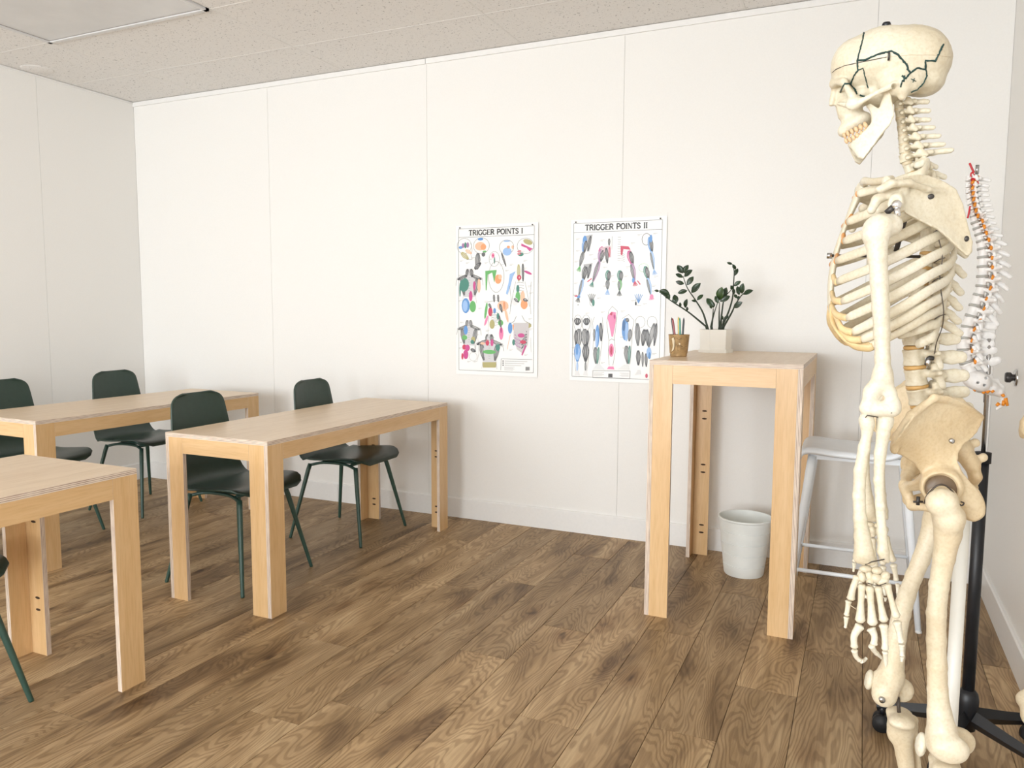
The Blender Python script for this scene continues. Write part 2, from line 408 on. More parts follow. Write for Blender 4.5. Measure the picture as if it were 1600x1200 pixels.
# walls made of painted sheets, joints left open by two or three millimetres
def wall(name, axis, pos, a0, a1, seams, out_sign, holes=()):
    # axis 1: wall runs along X at y=pos ; axis 0: wall runs along Y at x=pos ; out_sign: direction away from the room
    t = 0.012
    def bx(u0, u1, z0, z1, d0, d1):
        lo_, hi_ = sorted((pos+out_sign*d0, pos+out_sign*d1))
        return ((u0, lo_, z0), (u1, hi_, z1)) if axis == 1 else ((lo_, u0, z0), (hi_, u1, z1))
    def cut(u0, u1, z0, z1):
        rects = [(u0, u1, z0, z1)]
        for (h0, h1, v0, v1) in holes:
            nr = []
            for (p, q, r_, s_) in rects:
                if h1 <= p or h0 >= q or v1 <= r_ or v0 >= s_: nr.append((p, q, r_, s_)); continue
                if h0 > p: nr.append((p, h0, r_, s_))
                if h1 < q: nr.append((h1, q, r_, s_))
                c0, c1 = max(p, h0), min(q, h1)
                if v0 > r_: nr.append((c0, c1, r_, v0))
                if v1 < s_: nr.append((c0, c1, v1, s_))
            rects = nr
        return rects
    b = MB()
    for rc in cut(a0-0.09, a1+0.09, 0, ZC+0.02): b.box(*bx(*rc, 0.0035, t+0.08))
    w = struct(b.out(name, 'joint_grey', None, False))
    ed = [a0] + sorted(s for s in seams if a0 < s < a1) + [a1]
    for u0, u1 in zip(ed[:-1], ed[1:]):
        p = MB()
        for rc in cut(u0+0.0008, u1-0.0008, 0.0, ZC): p.box(*bx(*rc, 0.0, 0.0034))
        p.out('panel', 'wall_paint', w, False)
    return w
s0 = -3.656
wb = wall('wall_back', 1, YB, XL, XR, [s0+1.22*i for i in range(0, 4)], 1)
wl = wall('wall_left', 0, XL, YR, YB, [3.385-1.22*i for i in range(0, 5)], -1)
wr = wall('wall_right', 0, XR, YR, YB, [2.2-1.22*i for i in range(0, 4)], 1, holes=[(-3.2, -1.4, 0.45, 2.50)])
WZ0, WZ1 = 0.45, 2.50
wre = wall('wall_rear', 1, YR, XL, XR, [-2.2], -1, holes=[(a, b_, WZ0, WZ1) for a, b_ in WIN])
for i, (a, b_) in enumerate(WIN):
    fr = MB(); y0, y1 = YR-0.09, YR+0.01
    fr.box((a-0.05, y0, WZ0-0.05), (a, y1, WZ1+0.05)); fr.box((b_, y0, WZ0-0.05), (b_+0.05, y1, WZ1+0.05))
    fr.box((a, y0, WZ1), (b_, y1, WZ1+0.05)); fr.box((a, y0, WZ0-0.05), (b_, y1+0.04, WZ0))
    mid = (a+b_)/2; fr.box((mid-0.02, y0+0.03, WZ0), (mid+0.02, y0+0.07, WZ1))
    w = struct(fr.out('window_%d' % (i+1), 'trim_paint', None, False))

fr = MB(); x0, x1 = XR-0.01, XR+0.09  # unseen side window, added only to bring more light onto the left wall
fr.box((x0, -3.25, WZ0-0.05), (x1, -3.2, WZ1+0.05)).box((x0, -1.4, WZ0-0.05), (x1, -1.35, WZ1+0.05)).box((x0, -3.2, WZ1), (x1, -1.4, WZ1+0.05)).box((x0-0.03, -3.2, WZ0-0.05), (x1, -1.4, WZ0)).box((x0+0.03, -2.32, WZ0), (x0+0.07, -2.28, WZ1))
struct(fr.out('window_3', 'trim_paint', None, False))

# baseboards with a bevelled upper edge
BH = 0.122
def baseboard(name, axis, pos, segs, sgn):
    root = None
    for (u0, u1) in segs:
        prof = [(0, 0), (0.014, 0), (0.014, BH-0.006), (0.009, BH), (0, BH)]
        V = []
        for u in (u0, u1):
            for d, z in prof:
                V.append((u, pos+sgn*d, z) if axis == 1 else (pos+sgn*d, u, z))
        F = [(0,1,2,3,4), (9,8,7,6,5)] + [(i, (i+1) % 5+0, 5+(i+1) % 5, 5+i) for i in range(5)]
        o = mesh_obj(name if root is None else 'board', V, F, 'trim_paint', root)
        if root is None: root = struct(o)
    return root
jb = -3.127
baseboard('baseboard_back', 1, YB, [(XL+0.014, jb-0.0012), (jb+0.0012, XR-0.014)], -1)
baseboard('baseboard_left', 0, XL, [(YR+.015, 1.6), (1.602, YB-0.0)], 1)
baseboard('baseboard_right', 0, XR, [(YR+.015, 1.2), (1.202, YB-0.0)], -1)
baseboard('baseboard_rear', 1, YR, [(XL+0.014, XR-0.014)], 1)
# ceiling edge trim (angle strip) in lengths
tr = None
for a, b_ in ((XL+0.001, -2.44), (-2.437, 0.0), (0.003, XR-0.001)):
    o = MB().box((a, YB-0.010, ZC-0.034), (b_, YB, ZC-0.004)).out('trim_1' if tr is None else 'strip', 'trim_paint', tr, False)
    if tr is None: tr = struct(o)
struct(MB().box((XL, YR+0.02, ZC-0.014), (XL+0.008, YB-0.011, ZC-0.004)).out('trim_2', 'trim_paint', None, False))

# ceiling: slab, suspended grid, tiles, fluorescent panel
ceil = struct(MB().box((XL-0.1, YR-0.1, ZC+0.015), (XR+0.1, YB+0.1, ZC+0.08)).out('ceiling', 'joint_dark', None, False))
gx = [XL, -4.244, -3.030, -1.815, -0.60, XR]
gy = [YB]; y = 3.635
while y > YR+0.05: gy.append(y); y -= 0.6075
gy.append(YR)
LX0, LX1, LY0, LY1 = -4.244, -3.030, 3.635-2*0.6075, 3.635-0.6075
tile_cache = {}
for i in range(len(gx)-1):
    for j in range(len(gy)-1):
        x0, x1, y1, y0 = gx[i], gx[i+1], gy[j], gy[j+1]
        if abs(x0-LX0) < 0.01 and abs(y0-LY0) < 0.02: continue
        key = (round(x1-x0, 3), round(y1-y0, 3))
        if key not in tile_cache:
            w_, d_ = x1-x0, y1-y0; g = 0.004
            tile_cache[key] = MB().box((g, g, 0.0), (w_-g, d_-g, 0.014))
            b = tile_cache[key]; me = bpy.data.meshes.new('ceiling_tile'); me.from_pydata(b.v, [], b.f); me.materials.append(MATS['ceiling_tile']); tile_cache[key] = me
        o = bpy.data.objects.new('ceiling_tile', tile_cache[key]); COL.objects.link(o); o.parent = ceil; o.location = (x0, y0, ZC-0.001)
for x in gx[1:-1]:
    MB().box((x-0.0045, YR, ZC-0.0025), (x+0.0045, YB, ZC+0.012)).out('grid_bar', 'grid_metal', ceil, False)
for y in gy[1:-1]:
    MB().box((XL, y-0.0045, ZC-0.002), (XR, y+0.0045, ZC+0.0115)).out('grid_bar', 'grid_metal', ceil, False)
cl = thing('ceiling_light', 'switched-off rectangular fluorescent panel with pale frame set in ceiling grid', 'ceiling light', ((LX0+LX1)/2, (LY0+LY1)/2, ZC))
hx, hy = (LX1-LX0)/2-0.012, (LY1-LY0)/2-0.004
b = MB()
for (lo, hi) in (((-hx, -hy, -.012), (hx, -hy+.022, .012)), ((-hx, hy-.022, -.012), (hx, hy, .012)), ((-hx, -hy, -.012), (-hx+.022, hy, .012)), ((hx-.022, -hy, -.012), (hx, hy, .012))): b.box(lo, hi)
b.out('frame', 'light_frame', cl, False)
b = MB(); b.box((-hx+.024, -hy+.024, -.004), (hx-.024, hy-.024, .004)).out('diffuser', 'diffuser', cl, False)
b = MB()
for (lo, hi) in (((-hx+.0215, -hy+.0215, -.006), (hx-.0215, -hy+.0245, .004)), ((-hx+.0215, hy-.0245, -.006), (hx-.0215, hy-.0215, .004)), ((-hx+.0215, -hy+.0215, -.006), (-hx+.0245, hy-.0215, .004)), ((hx-.0245, -hy+.0215, -.006), (hx-.0215, hy-.0215, .004))): b.box(lo, hi)
b.out('gasket', 'joint_dark', cl, False)
# round flush cover at the left wall
b = MB(); prof = [(0.001, -0.004), (0.085, -0.004), (0.092, -0.002), (0.094, 0.0)]
b.lathe(prof, 40, (XL+0.115, 3.32, ZC-0.0012))
tag(b.out('ceiling_cover', 'ceiling_tile', None, True), 'round flush ceiling cover disc close to the left wall', 'cover plate')

# ================================================================== TABLES
TH = 0.018
def make_table(name, label, X0, X1, Y0, Y1, H, apron, legw, group=None, rz=0.0, pocket_z=(0.1, 0.125)):
    cx, cy = (X0+X1)/2, (Y0+Y1)/2; hx, hy = (X1-X0)/2, (Y1-Y0)/2
    t = thing(name, label, 'table', (cx, cy, 0), rz, group)
    top = board('tabletop', (-hx, -hy, H-TH), (hx, hy, H), t, 1, 'birch_top')
    zb = H-TH-0.0004; za = zb-apron
    for sx in (-1, 1):
        for sy in (-1, 1):
            # side board (wide face looks along X) covers the corner, end board butts against it
            xo = sx*hx; xi = sx*(hx-TH)
            yo = sy*hy; yi = sy*(hy-legw)
            leg = board('leg', (min(xo, xi), min(yo, yi), 0), (max(xo, xi), max(yo, yi), zb), t, 2)
            xa, xb_ = sx*(hx-TH-0.0006), sx*(hx-TH-legw+0.012)
            ya, yb_ = sy*hy, sy*(hy-TH)
            board('end_board', (min(xa, xb_), min(ya, yb_), 0), (max(xa, xb_), max(ya, yb_), zb), leg, 2)
            # pocket-screw holes on the inner face of the end board
            for z in pocket_z:
                ph = MB()
                px_ = sx*(hx-TH-0.045); py_ = sy*(hy-TH)
                poly = [(px_+0.013*math.cos(a), z+0.0045*math.sin(a)) for a in np.linspace(0, 2*math.pi, 14)[:-1]]
                V = [(x, py_-sy*0.0006, zz) for x, zz in poly] + [(x, py_+sy*0.002, zz) for x, zz in poly]
                n = len(poly); ph.add(V, [tuple(range(n)), tuple(range(n, 2*n))]+[(i, (i+1) % n, n+(i+1) % n, n+i) for i in range(n)])
                ph.out('pocket_hole', 'pocket_dark', leg, False)
    for sx in (-1, 1):
        xo, xi = sx*hx, sx*(hx-TH)
        board('apron', (min(xo, xi), -hy+legw+0.0006, za), (max(xo, xi), hy-legw-0.0006, zb), t, 1)
    for sy in (-1, 1):
        yo, yi = sy*hy, sy*(hy-TH); xe = hx-TH-legw+0.012-0.0006
        board('apron', (-xe, min(yo, yi), za), (xe, max(yo, yi), zb), t, 0)
    return t
make_table('work_table', 'birch plywood work table in the middle, its bright end towards the camera', -2.733, -2.167, 2.390, 3.875, 0.740, 0.068, 0.092, 'low plywood work tables', pocket_z=(0.09, 0.125, 0.42, 0.455))
make_table('work_table', 'birch plywood work table cut off by the lower left of the photo', -2.775, -2.192, 0.315, 1.795, 0.740, 0.068, 0.092, 'low plywood work tables', pocket_z=(0.17, 0.215, 0.50, 0.54))
make_table('work_table', 'birch plywood work table farthest back on the left, near the corner', -4.105, -3.520, 2.365, 3.800, 0.740, 0.068, 0.092, 'low plywood work tables', rz=-0.03)
ht = make_table('high_table', 'tall narrow birch plywood table with a potted plant and pen cup on top', -0.786, -0.196, 3.090, 4.020, 1.073, 0.075, 0.090, None, pocket_z=(0.12, 0.16, 0.44, 0.48, 0.72, 0.76))

# ================================================================== CHAIRS
def chair_shell():
    # profile from the front lip of the seat to the top of the backrest (x forward, z up), local origin on the floor
    prof = catmull([(0.235, 0, .428), (0.215, 0, .448), (0.13, 0, .455), (0.0, 0, .444), (-0.10, 0, .440), (-0.165, 0, .455), (-0.205, 0, .505), (-0.228, 0, .60), (-0.243, 0, .72), (-0.262, 0, .87)], 5)
    L = [0.0]
    for a, b_ in zip(prof[:-1], prof[1:]): L.append(L[-1]+float(np.linalg.norm(b_-a)))
    L = [x/L[-1] for x in L]
    def halfw(u):
        ks = [(0, .135), (.02, .175), (.06, .212), (.14, .232), (.3, .238), (.42, .230), (.52, .213), (.62, .200), (.75, .184), (.86, .172), (.92, .166), (.955, .158), (.975, .145), (.99, .122), (1.0, .085)]
        for (a, wa), (b_, wb_) in zip(ks[:-1], ks[1:]):
            if a <= u <= b_: return wa+(wb_-wa)*(u-a)/(b_-a)
        return ks[-1][1]
    # denser rows at the rounded ends
    us = sorted(set([0, .01, .02, .04, .06, .09, .12] + [i/30 for i in range(4, 28)] + [.93, .95, .965, .978, .988, .995, 1.0]))
    nv = 14; P = []
    for u in us:
        i = min(range(len(L)-1), key=lambda q: 0 if L[q] <= u <= L[q+1] else 1)
        tt = (u-L[i])/max(1e-9, L[i+1]-L[i]); c = prof[i]*(1-tt)+prof[i+1]*tt
        tn = prof[i+1]-prof[i]; tn = tn/np.linalg.norm(tn); nrm = np.array([tn[2], 0, -tn[0]])   # up on the seat, forward on the back
        if nrm[2] < 0 and u < .3: nrm = -nrm
        w = halfw(u); row = []
        for j in range(nv+1):
            s_ = -1+2*j/nv; y = w*s_
            lift = 0.018*abs(s_)**2.2*(1-.2*u) if u > .08 else 0.012*abs(s_)**2*u/.08
            row.append(c+np.array([0, y, 0])+np.abs(nrm)*np.array([1, 0, 1.0 if u < .45 else 0.0])*lift)
        P.append(row)
    V = []; F = []; n = nv+1; m_ = len(P)
    for r_ in P: V += [tuple(p) for p in r_]
    for i in range(m_-1):
        for j in range(nv): F.append((i*n+j, i*n+j+1, (i+1)*n+j+1, (i+1)*n+j))
    return V, F
def make_chair(label):
    t = thing('shell_chair', label, 'chair', (0, 0, 0), 0, 'dark green shell chairs')
    V, F = chair_shell()
    o = mesh_obj('seat_shell', V, F, 'green_plastic', t, True)
    md = o.modifiers.new('solid', 'SOLIDIFY'); md.thickness = 0.009; md.offset = 0
    b2 = o.modifiers.new('bevel', 'BEVEL'); b2.width = 0.002; b2.segments = 2; b2.limit_method = 'ANGLE'
    rail = MB()
    for sy in (-1, 1):
        rail.tube(catmull([(0.150, sy*0.150, .405), (0.06, sy*0.120, .418), (-0.08, sy*0.12, .418), (-0.150, sy*0.150, .405)], 4), .008, 8)
    rail.tube([(0.10, -0.125, .416), (0.10, 0.125, .416)], .008, 8); rail.tube([(-0.10, -0.125, .416), (-0.10, 0.125, .416)], .008, 8)
    rail.box((-0.09, -0.10, .420), (0.09, 0.10, .4345))
    rail.out('seat_frame', 'green_metal', t)
    for sx in (-1, 1):
        for sy in (-1, 1):
            MB().tube([(sx*0.150, sy*0.150, .412), (sx*0.158, sy*0.158, .38), (sx*0.232, sy*0.232, .006), (sx*0.233, sy*0.233, 0)], [.012, .0125, .0085, .0075], 10).out('leg', 'green_metal', t)
    return t
c0 = make_chair('dark green shell chair tucked at the near end of the middle table')
c0.location = (-2.677, 2.752, 0); c0.rotation_euler = (0, 0, -0.005)
for lab, x, y, rz in (('dark green shell chair tucked at the far end of the middle table', -2.640, 3.565, 0.03),
                      ('dark green shell chair at the back left table nearest the room corner', -4.180, 3.488, 0.01),
                      ('dark green shell chair at back left table, cut by the left photo edge', -4.170, 2.755, 0.03),
                      ('dark green shell chair showing only seat edge and leg at lower left', -2.640, 1.305, 0.0)):
    c = copy_tree(c0); c['label'] = lab; c.location = (x, y, 0); c.rotation_euler = (0, 0, rz)

# ================================================================== STOOL
st = thing('counter_stool', 'white low-backed counter stool beside the tall table, behind the skeleton', 'stool', (0.005, 3.585, 0), math.pi)
prof = catmull([(0.232, 0, .655), (0.222, 0, .685), (0.185, 0, .700), (0.08, 0, .693), (-0.06, 0, .690), (-0.14, 0, .700), (-0.19, 0, .735), (-0.215, 0, .80)], 5)
V = []; F = []; nv = 14; rows = len(prof)
for i, c in enumerate(prof):
    u = i/(rows-1)
    w = 0.185*min(1, (0.80+4*u)) if u < .1 else (0.19 if u < .8 else 0.19*math.sqrt(max(0.05, 1-((u-.8)/.21)**2*.6)))
    for j in range(nv+1):
        s_ = -1+2*j/nv
        V.append((c[0]+0.05*abs(s_)**2*max(0, u-.6)*2, s_*w, c[2]+0.010*abs(s_)**2.5-0.014*max(0, abs(s_)-.85)/.15))
for i in range(rows-1):
    for j in range(nv):
        n = nv+1; F.append((i*n+j, i*n+j+1, (i+1)*n+j+1, (i+1)*n+j))
o = mesh_obj('seat', V, F, 'white_plastic', st, True); md = o.modifiers.new('s', 'SOLIDIFY'); md.thickness = 0.016; md.offset = -1
b = MB(); b.box((-0.16, -0.13, .652), (0.19, -0.105, .676)).box((-0.16, 0.105, .652), (0.19, 0.13, .676)).box((-0.05, -0.12, .655), (-0.02, 0.12, .668)).box((0.1, -0.12, .655), (0.13, 0.12, .668))
b.out('seat_frame', 'white_plastic', st, False)
for sx in (-1, 1):
    for sy in (-1, 1):
        p0 = (sx*0.175, sy*0.13, .666); p1 = (sx*0.250, sy*0.215, 0)
        MB().tube([p0, tuple(np.array(p0)*.9+np.array(p1)*.1), p1], [.017, .018, .0115], 10, ratio=.75).out('leg', 'white_plastic', st)
        MB().tube([(p1[0], p1[1], 0.0), (p1[0], p1[1], 0.008)], .0125, 10).out('glide', 'grid_metal', st)
def legp(sx, sy, z): k_ = 1-z/.666; return (sx*(0.175+0.075*k_), sy*(0.13+0.085*k_), z)
for a, b_ in (((-1, 1), (1, 1)), ((-1, -1), (1, -1)), ((1, 1), (1, -1)), ((-1, 1), (-1, -1))):
    MB().tube([legp(*a, .185), legp(*b_, .185)], .0085, 10).out('footrest', 'white_plastic', st)

# ================================================================== WASTE BIN
wbn = thing('waste_bin', 'pale ribbed plastic waste bin on the floor under the tall table', 'bin', (-0.478, 3.805, 0))
b = MB(); R0, R1, Hh = 0.094, 0.124, 0.283
prof = [(0.0005, 0.004), (R0-0.004, 0.0), (R0, 0.006)]
for i in range(1, 5):
    z = 0.055*i; r_ = R0+(R1-R0)*z/Hh
    prof += [(r_-0.0002, z-0.0018), (r_-0.0036, z-0.0008), (r_-0.0036, z+0.0008), (r_, z+0.0018)]
prof += [(R1-0.001, Hh-0.012), (R1+0.004, Hh-0.008), (R1+0.004, Hh), (R1-0.003, Hh), (R1-0.005, Hh-0.015), (R0-0.004, 0.012), (0.0005, 0.008)]
b.lathe(prof, 64); o = b.out('body', 'can_plastic', wbn)
o.modifiers.new('e', 'EDGE_SPLIT').split_angle = math.radians(40)

# ================================================================== PEN CUP AND PENS
TZ = 1.073
cup = np.array([-0.735, 3.40, TZ])
ct = thing('pen_cup', 'brown carved wooden cup of pens at the left end of the tall table', 'cup', tuple(cup))
b = MB(); b.lathe([(0.0005, 0.0), (0.034, 0.0), (0.037, 0.004), (0.0365, 0.012), (0.039, 0.016), (0.0455, 0.094), (0.0465, 0.097), (0.044, 0.097), (0.036, 0.02), (0.0005, 0.016)], 40)
o = b.out('body', 'bark_cup', ct); o.modifiers.new('e', 'EDGE_SPLIT').split_angle = math.radians(40)
def cup_pt(th, z, off=0.0006): r_ = 0.039+(0.0455-0.039)*(z-0.016)/0.078+off; return (r_*math.cos(th), r_*math.sin(th), z)
TH0 = math.atan2(-3.4, 0.735)            # side of the cup that looks at the camera
def cup_patch(pts, name, mat, w=None):
    b = MB()
    if w: b.tube([cup_pt(TH0+a, z) for a, z in pts], w, 6)
    else:
        outer = [cup_pt(TH0+a, z, .0015) for a, z in pts]; n = len(outer); c = np.mean([np.array(p) for p in outer], axis=0); c = c/np.linalg.norm(c[:2])*0.0435; c[2] = np.mean([z for a, z in pts])
        V = outer+[tuple(c)]; b.add(V, [(i, (i+1) % n, n) for i in range(n)])
    return b.out(name, mat, ct)
cup_patch([(-.75, .08), (-.52, .085), (-.42, .07), (-.45, .045), (-.55, .03), (-.85, .022), (-.7, .035), (-.62, .05)], 'carved_patch', 'bark_pale')
cup_patch([(-.80, .08), (-.52, .088), (-.38, .07), (-.42, .045), (-.52, .028), (-.95, .018)], 'carved_line', 'bark_dark', .0009)
cup_patch([(-.1, .05), (.2, .05), (.3, .045), (.9, .045)], 'carved_line', 'bark_dark', .0008)
cup_patch([(-.1, .05), (-.1, .028), (.8, .024)], 'carved_line', 'bark_dark', .0009)
cup_patch([(-.05, .062), (.15, .06), (.1, .05)], 'carved_patch', 'bark_pale')
cup_patch([(-.2, .08), (0, .074), (.25, .082)], 'carved_line', 'bark_dark', .0007)
for i, (dx, dy, tx, ty, ln, mat, lab, cat) in enumerate((
        (-0.012, 0.004, -0.036, 0.006, .150, 'pen_black', 'black marker leaning furthest left in the wooden cup', 'marker'),
        (-0.006, -0.008, -0.028, -0.010, .148, 'pen_red', 'dark red pencil leaning left in the wooden cup', 'pencil'),
        (0.000, 0.010, -0.008, 0.014, .154, 'pen_yellow', 'yellow pencil standing in the wooden cup', 'pencil'),
        (0.008, 0.002, 0.000, 0.006, .150, 'pen_green', 'green pencil standing in the wooden cup', 'pencil'),
        (0.014, -0.006, 0.021, -0.008, .150, 'pen_dark', 'black pen furthest right in the wooden cup', 'pen'))):
    t = thing('marker' if cat == 'marker' else 'pen' if cat == 'pen' else 'pencil', lab, cat, tuple(cup+np.array([dx, dy, 0.021])), 0, 'pens in the wooden cup')
    d = np.array([tx-dx, ty-dy, ln]); 
    MB().tube([(0, 0, 0), tuple(d*.88), tuple(d*.93)], [.0044, .0044, .0038], 6 if cat == 'pencil' else 10).out('barrel', mat, t, False)
    MB().tube([tuple(d*.93), tuple(d*.985), tuple(d)], [.0037, .0016, .0007], 8).out('tip', mat, t)

# ================================================================== PLANT
pc = np.array([-0.648, 3.83, TZ])
pl = thing('potted_plant', 'dark green stemmed plant in a white hexagonal pot on the tall table', 'plant', tuple(pc))
def hexa(r_, a0=0.30): return [(r_*math.cos(a0+i*math.pi/3), r_*math.sin(a0+i*math.pi/3)) for i in range(6)]
pot = MB()
def ring(mb, r0, z0, r1, z1):
    A, B = hexa(r0), hexa(r1); V = [(x, y, z0) for x, y in A]+[(x, y, z1) for x, y in B]
    mb.add(V, [(i, (i+1) % 6, 6+(i+1) % 6, 6+i) for i in range(6)])
ring(pot, .074, .010, .077, .112); ring(pot, .077, .112, .071, .112); ring(pot, .071, .112, .070, .095)
pot.add([(x, y, .095) for x, y in hexa(.070)], [(0, 1, 2, 3, 4, 5)]); pot.add([(x, y, .010) for x, y in hexa(.074)], [(5, 4, 3, 2, 1, 0)])
pot.out('pot', 'pot_ceramic', pl, False)
MB().prism(hexa(.082), 0.0, .016).out('saucer', 'pot_ceramic', pl, False)
b = MB(); b.prism(hexa(.0695), .088, .098); b.out('soil', 'soil', pl, False)
def leaf(base, tip, wid, nrm, mat, parent):
    base, tip = np.array(base), np.array(tip); ax = tip-base; L_ = np.linalg.norm(ax); ax = ax/L_
    nrm = np.array(nrm, float); nrm = nrm-ax*np.dot(nrm, ax); nrm /= np.linalg.norm(nrm); sd = np.cross(ax, nrm)
    V = []; F = []; ks = [(0, .04), (.12, .45), (.3, .88), (.5, 1.0), (.7, .86), (.86, .52), (.96, .18), (1, .02)]
    for (t_, w_) in ks:
        c = base+ax*L_*t_+nrm*L_*0.06*math.sin(math.pi*t_)
        for s_ in (-1, -.5, 0, .5, 1): V.append(c+sd*wid*w_*s_+nrm*wid*.22*abs(s_)*w_)
    for i in range(len(ks)-1):
        for j in range(4): F.append((i*5+j, i*5+j+1, (i+1)*5+j+1, (i+1)*5+j))
    o = mesh_obj('leaf', V, F, mat, parent, True); md = o.modifiers.new('s', 'SOLIDIFY'); md.thickness = .0012
    return o
def pz(px, py, dy=0.0):                         # a photo point on the plant's own depth plane -> plant coordinates
    p = on_plane(px, py, 1, pc[1]+dy) - pc; return np.array(p)
def zz(x, y, dy=0.0): return pz(1000+x/5.0, 380+y/5.0, dy)
stems = [  # stem path and leaves (base, tip, width factor) in crop coordinates, depth offset
 (-.05, [(515, 650), (380, 540), (250, 455), (150, 380)], [((150,375),(112,368),.5), ((150,370),(232,400),.8), ((235,435),(190,385),.9), ((285,470),(268,402),.9), ((285,465),(250,440),.6), ((318,495),(312,462),.7), ((352,505),(368,435),.55), ((372,528),(366,495),.7)]),
 (.02, [(525, 650), (490, 540), (430, 440), (370, 350), (335, 255)], [((335,235),(292,172),.9), ((340,235),(378,170),.9), ((345,262),(410,208),.6), ((335,268),(278,240),.55), ((345,318),(278,298),.45), ((366,328),(418,260),.55), ((370,370),(295,390),.5), ((402,388),(474,310),.5), ((445,445),(494,402),.5), ((445,455),(402,448),.5)]),
 (-.03, [(555, 650), (575, 560), (605, 468)], [((575,500),(520,430),.6), ((612,470),(588,412),.7), ((560,512),(548,478),.8)]),
 (.04, [(560, 650), (568, 580), (572, 510)], [((572,505),(575,460),.6)]),
 (.0, [(620, 650), (618, 560), (622, 460)], [((622,445),(640,342),.95), ((625,455),(704,412),.6), ((618,452),(590,430),.7)]),
 (.05, [(630, 650), (640, 540), (660, 430), (712, 365)], [((655,425),(676,345),.8), ((712,365),(722,330),.7)]),
 (.03, [(640, 650), (690, 540), (722, 430), (730, 330), (735, 220), (722, 165)], [((722,165),(678,150),.35), ((725,165),(748,205),.7), ((738,255),(765,198),.7), ((735,335),(788,295),.6), ((728,360),(708,330),.8), ((735,400),(728,352),.5)]),
 (-.04, [(655, 650), (715, 545), (745, 480), (800, 400), (860, 375)], [((730,505),(800,458),.55), ((805,400),(884,368),.5), ((795,395),(805,312),.75), ((775,405),(760,335),.6), ((760,430),(735,400),.7), ((760,440),(775,410),.5)]),
 (.0, [(645, 650), (655, 600), (690, 570)], [((650,600),(632,560),.4), ((655,600),(690,565),.5)]),
]
for dep, path, lv in stems:
    P = catmull([zz(x, y, dep*min(1, (650-y)/300.0)) for x, y in path], 5)
    P[0][2] = max(P[0][2], .097) if P[0][2] < .12 else P[0][2]
    P = [np.array([P[0][0]*.8, P[0][1]*.8, .096])] + P
    n = len(P); MB().tube(P, [.0052-(.0035)*i/(n-1) for i in range(n)], 7).out('stem', 'stem_green', pl)
    for (a, b_, w_) in lv:
        da = dep*min(1, (650-a[1])/300.0)
        A = zz(*a, da); B = zz(*b_, da+random.uniform(-.012, .012)); L_ = np.linalg.norm(B-A)
        leaf(A, B, L_*.30*(.55+w_*.55), (random.uniform(-.3, .3), -1, random.uniform(-.1, .5)), 'leaf_light' if (w_ > .9 and a[0] > 600) else 'leaf_green', pl)

# ================================================================== POSTERS
def poster(label, name, origin, W, Hgt, draw):
    """flat printed paper: the ink is a mesh of coloured shapes a fraction of a millimetre above the sheet"""
    t = thing(name, label, 'poster', origin, 0, 'anatomy charts')
    V = []; F = []; nx, nz = 8, 10
    for j in range(nz+1):
        for i in range(nx+1):
            x = W*i/nx; z = -Hgt*j/nz
            V.append((x, -0.004-0.003*(x/W)**3, z))
    for j in range(nz):
        for i in range(nx): n = nx+1; F.append((j*n+i, (j+1)*n+i, (j+1)*n+i+1, j*n+i+1))
    o = mesh_obj('sheet', V, F, 'paper', t); md = o.modifiers.new('s', 'SOLIDIFY'); md.thickness = .0008; md.offset = 0
    ink = Ink(W, Hgt); draw(ink)
    me = bpy.data.meshes.new('printed_figures'); me.from_pydata(ink.v, [], ink.f); me.materials.append(MATS['printed_ink'])
    at = me.attributes.new('ink', 'FLOAT_COLOR', 'FACE'); at.data.foreach_set('color', [c for col in ink.c for c in (*col, 1.0)])
    po = bpy.data.objects.new('printed_figures', me); COL.objects.link(po); po.parent = t
    for (x, z) in ((.03, -.012), (W-.035, -.012)):
        MB().lathe([(0.0005, -.004), (.004, -.004), (.004, .002), (.0005, .003)], 10).out('pin', 'dark_metal', t, True, (x, -.012, z))
    return t
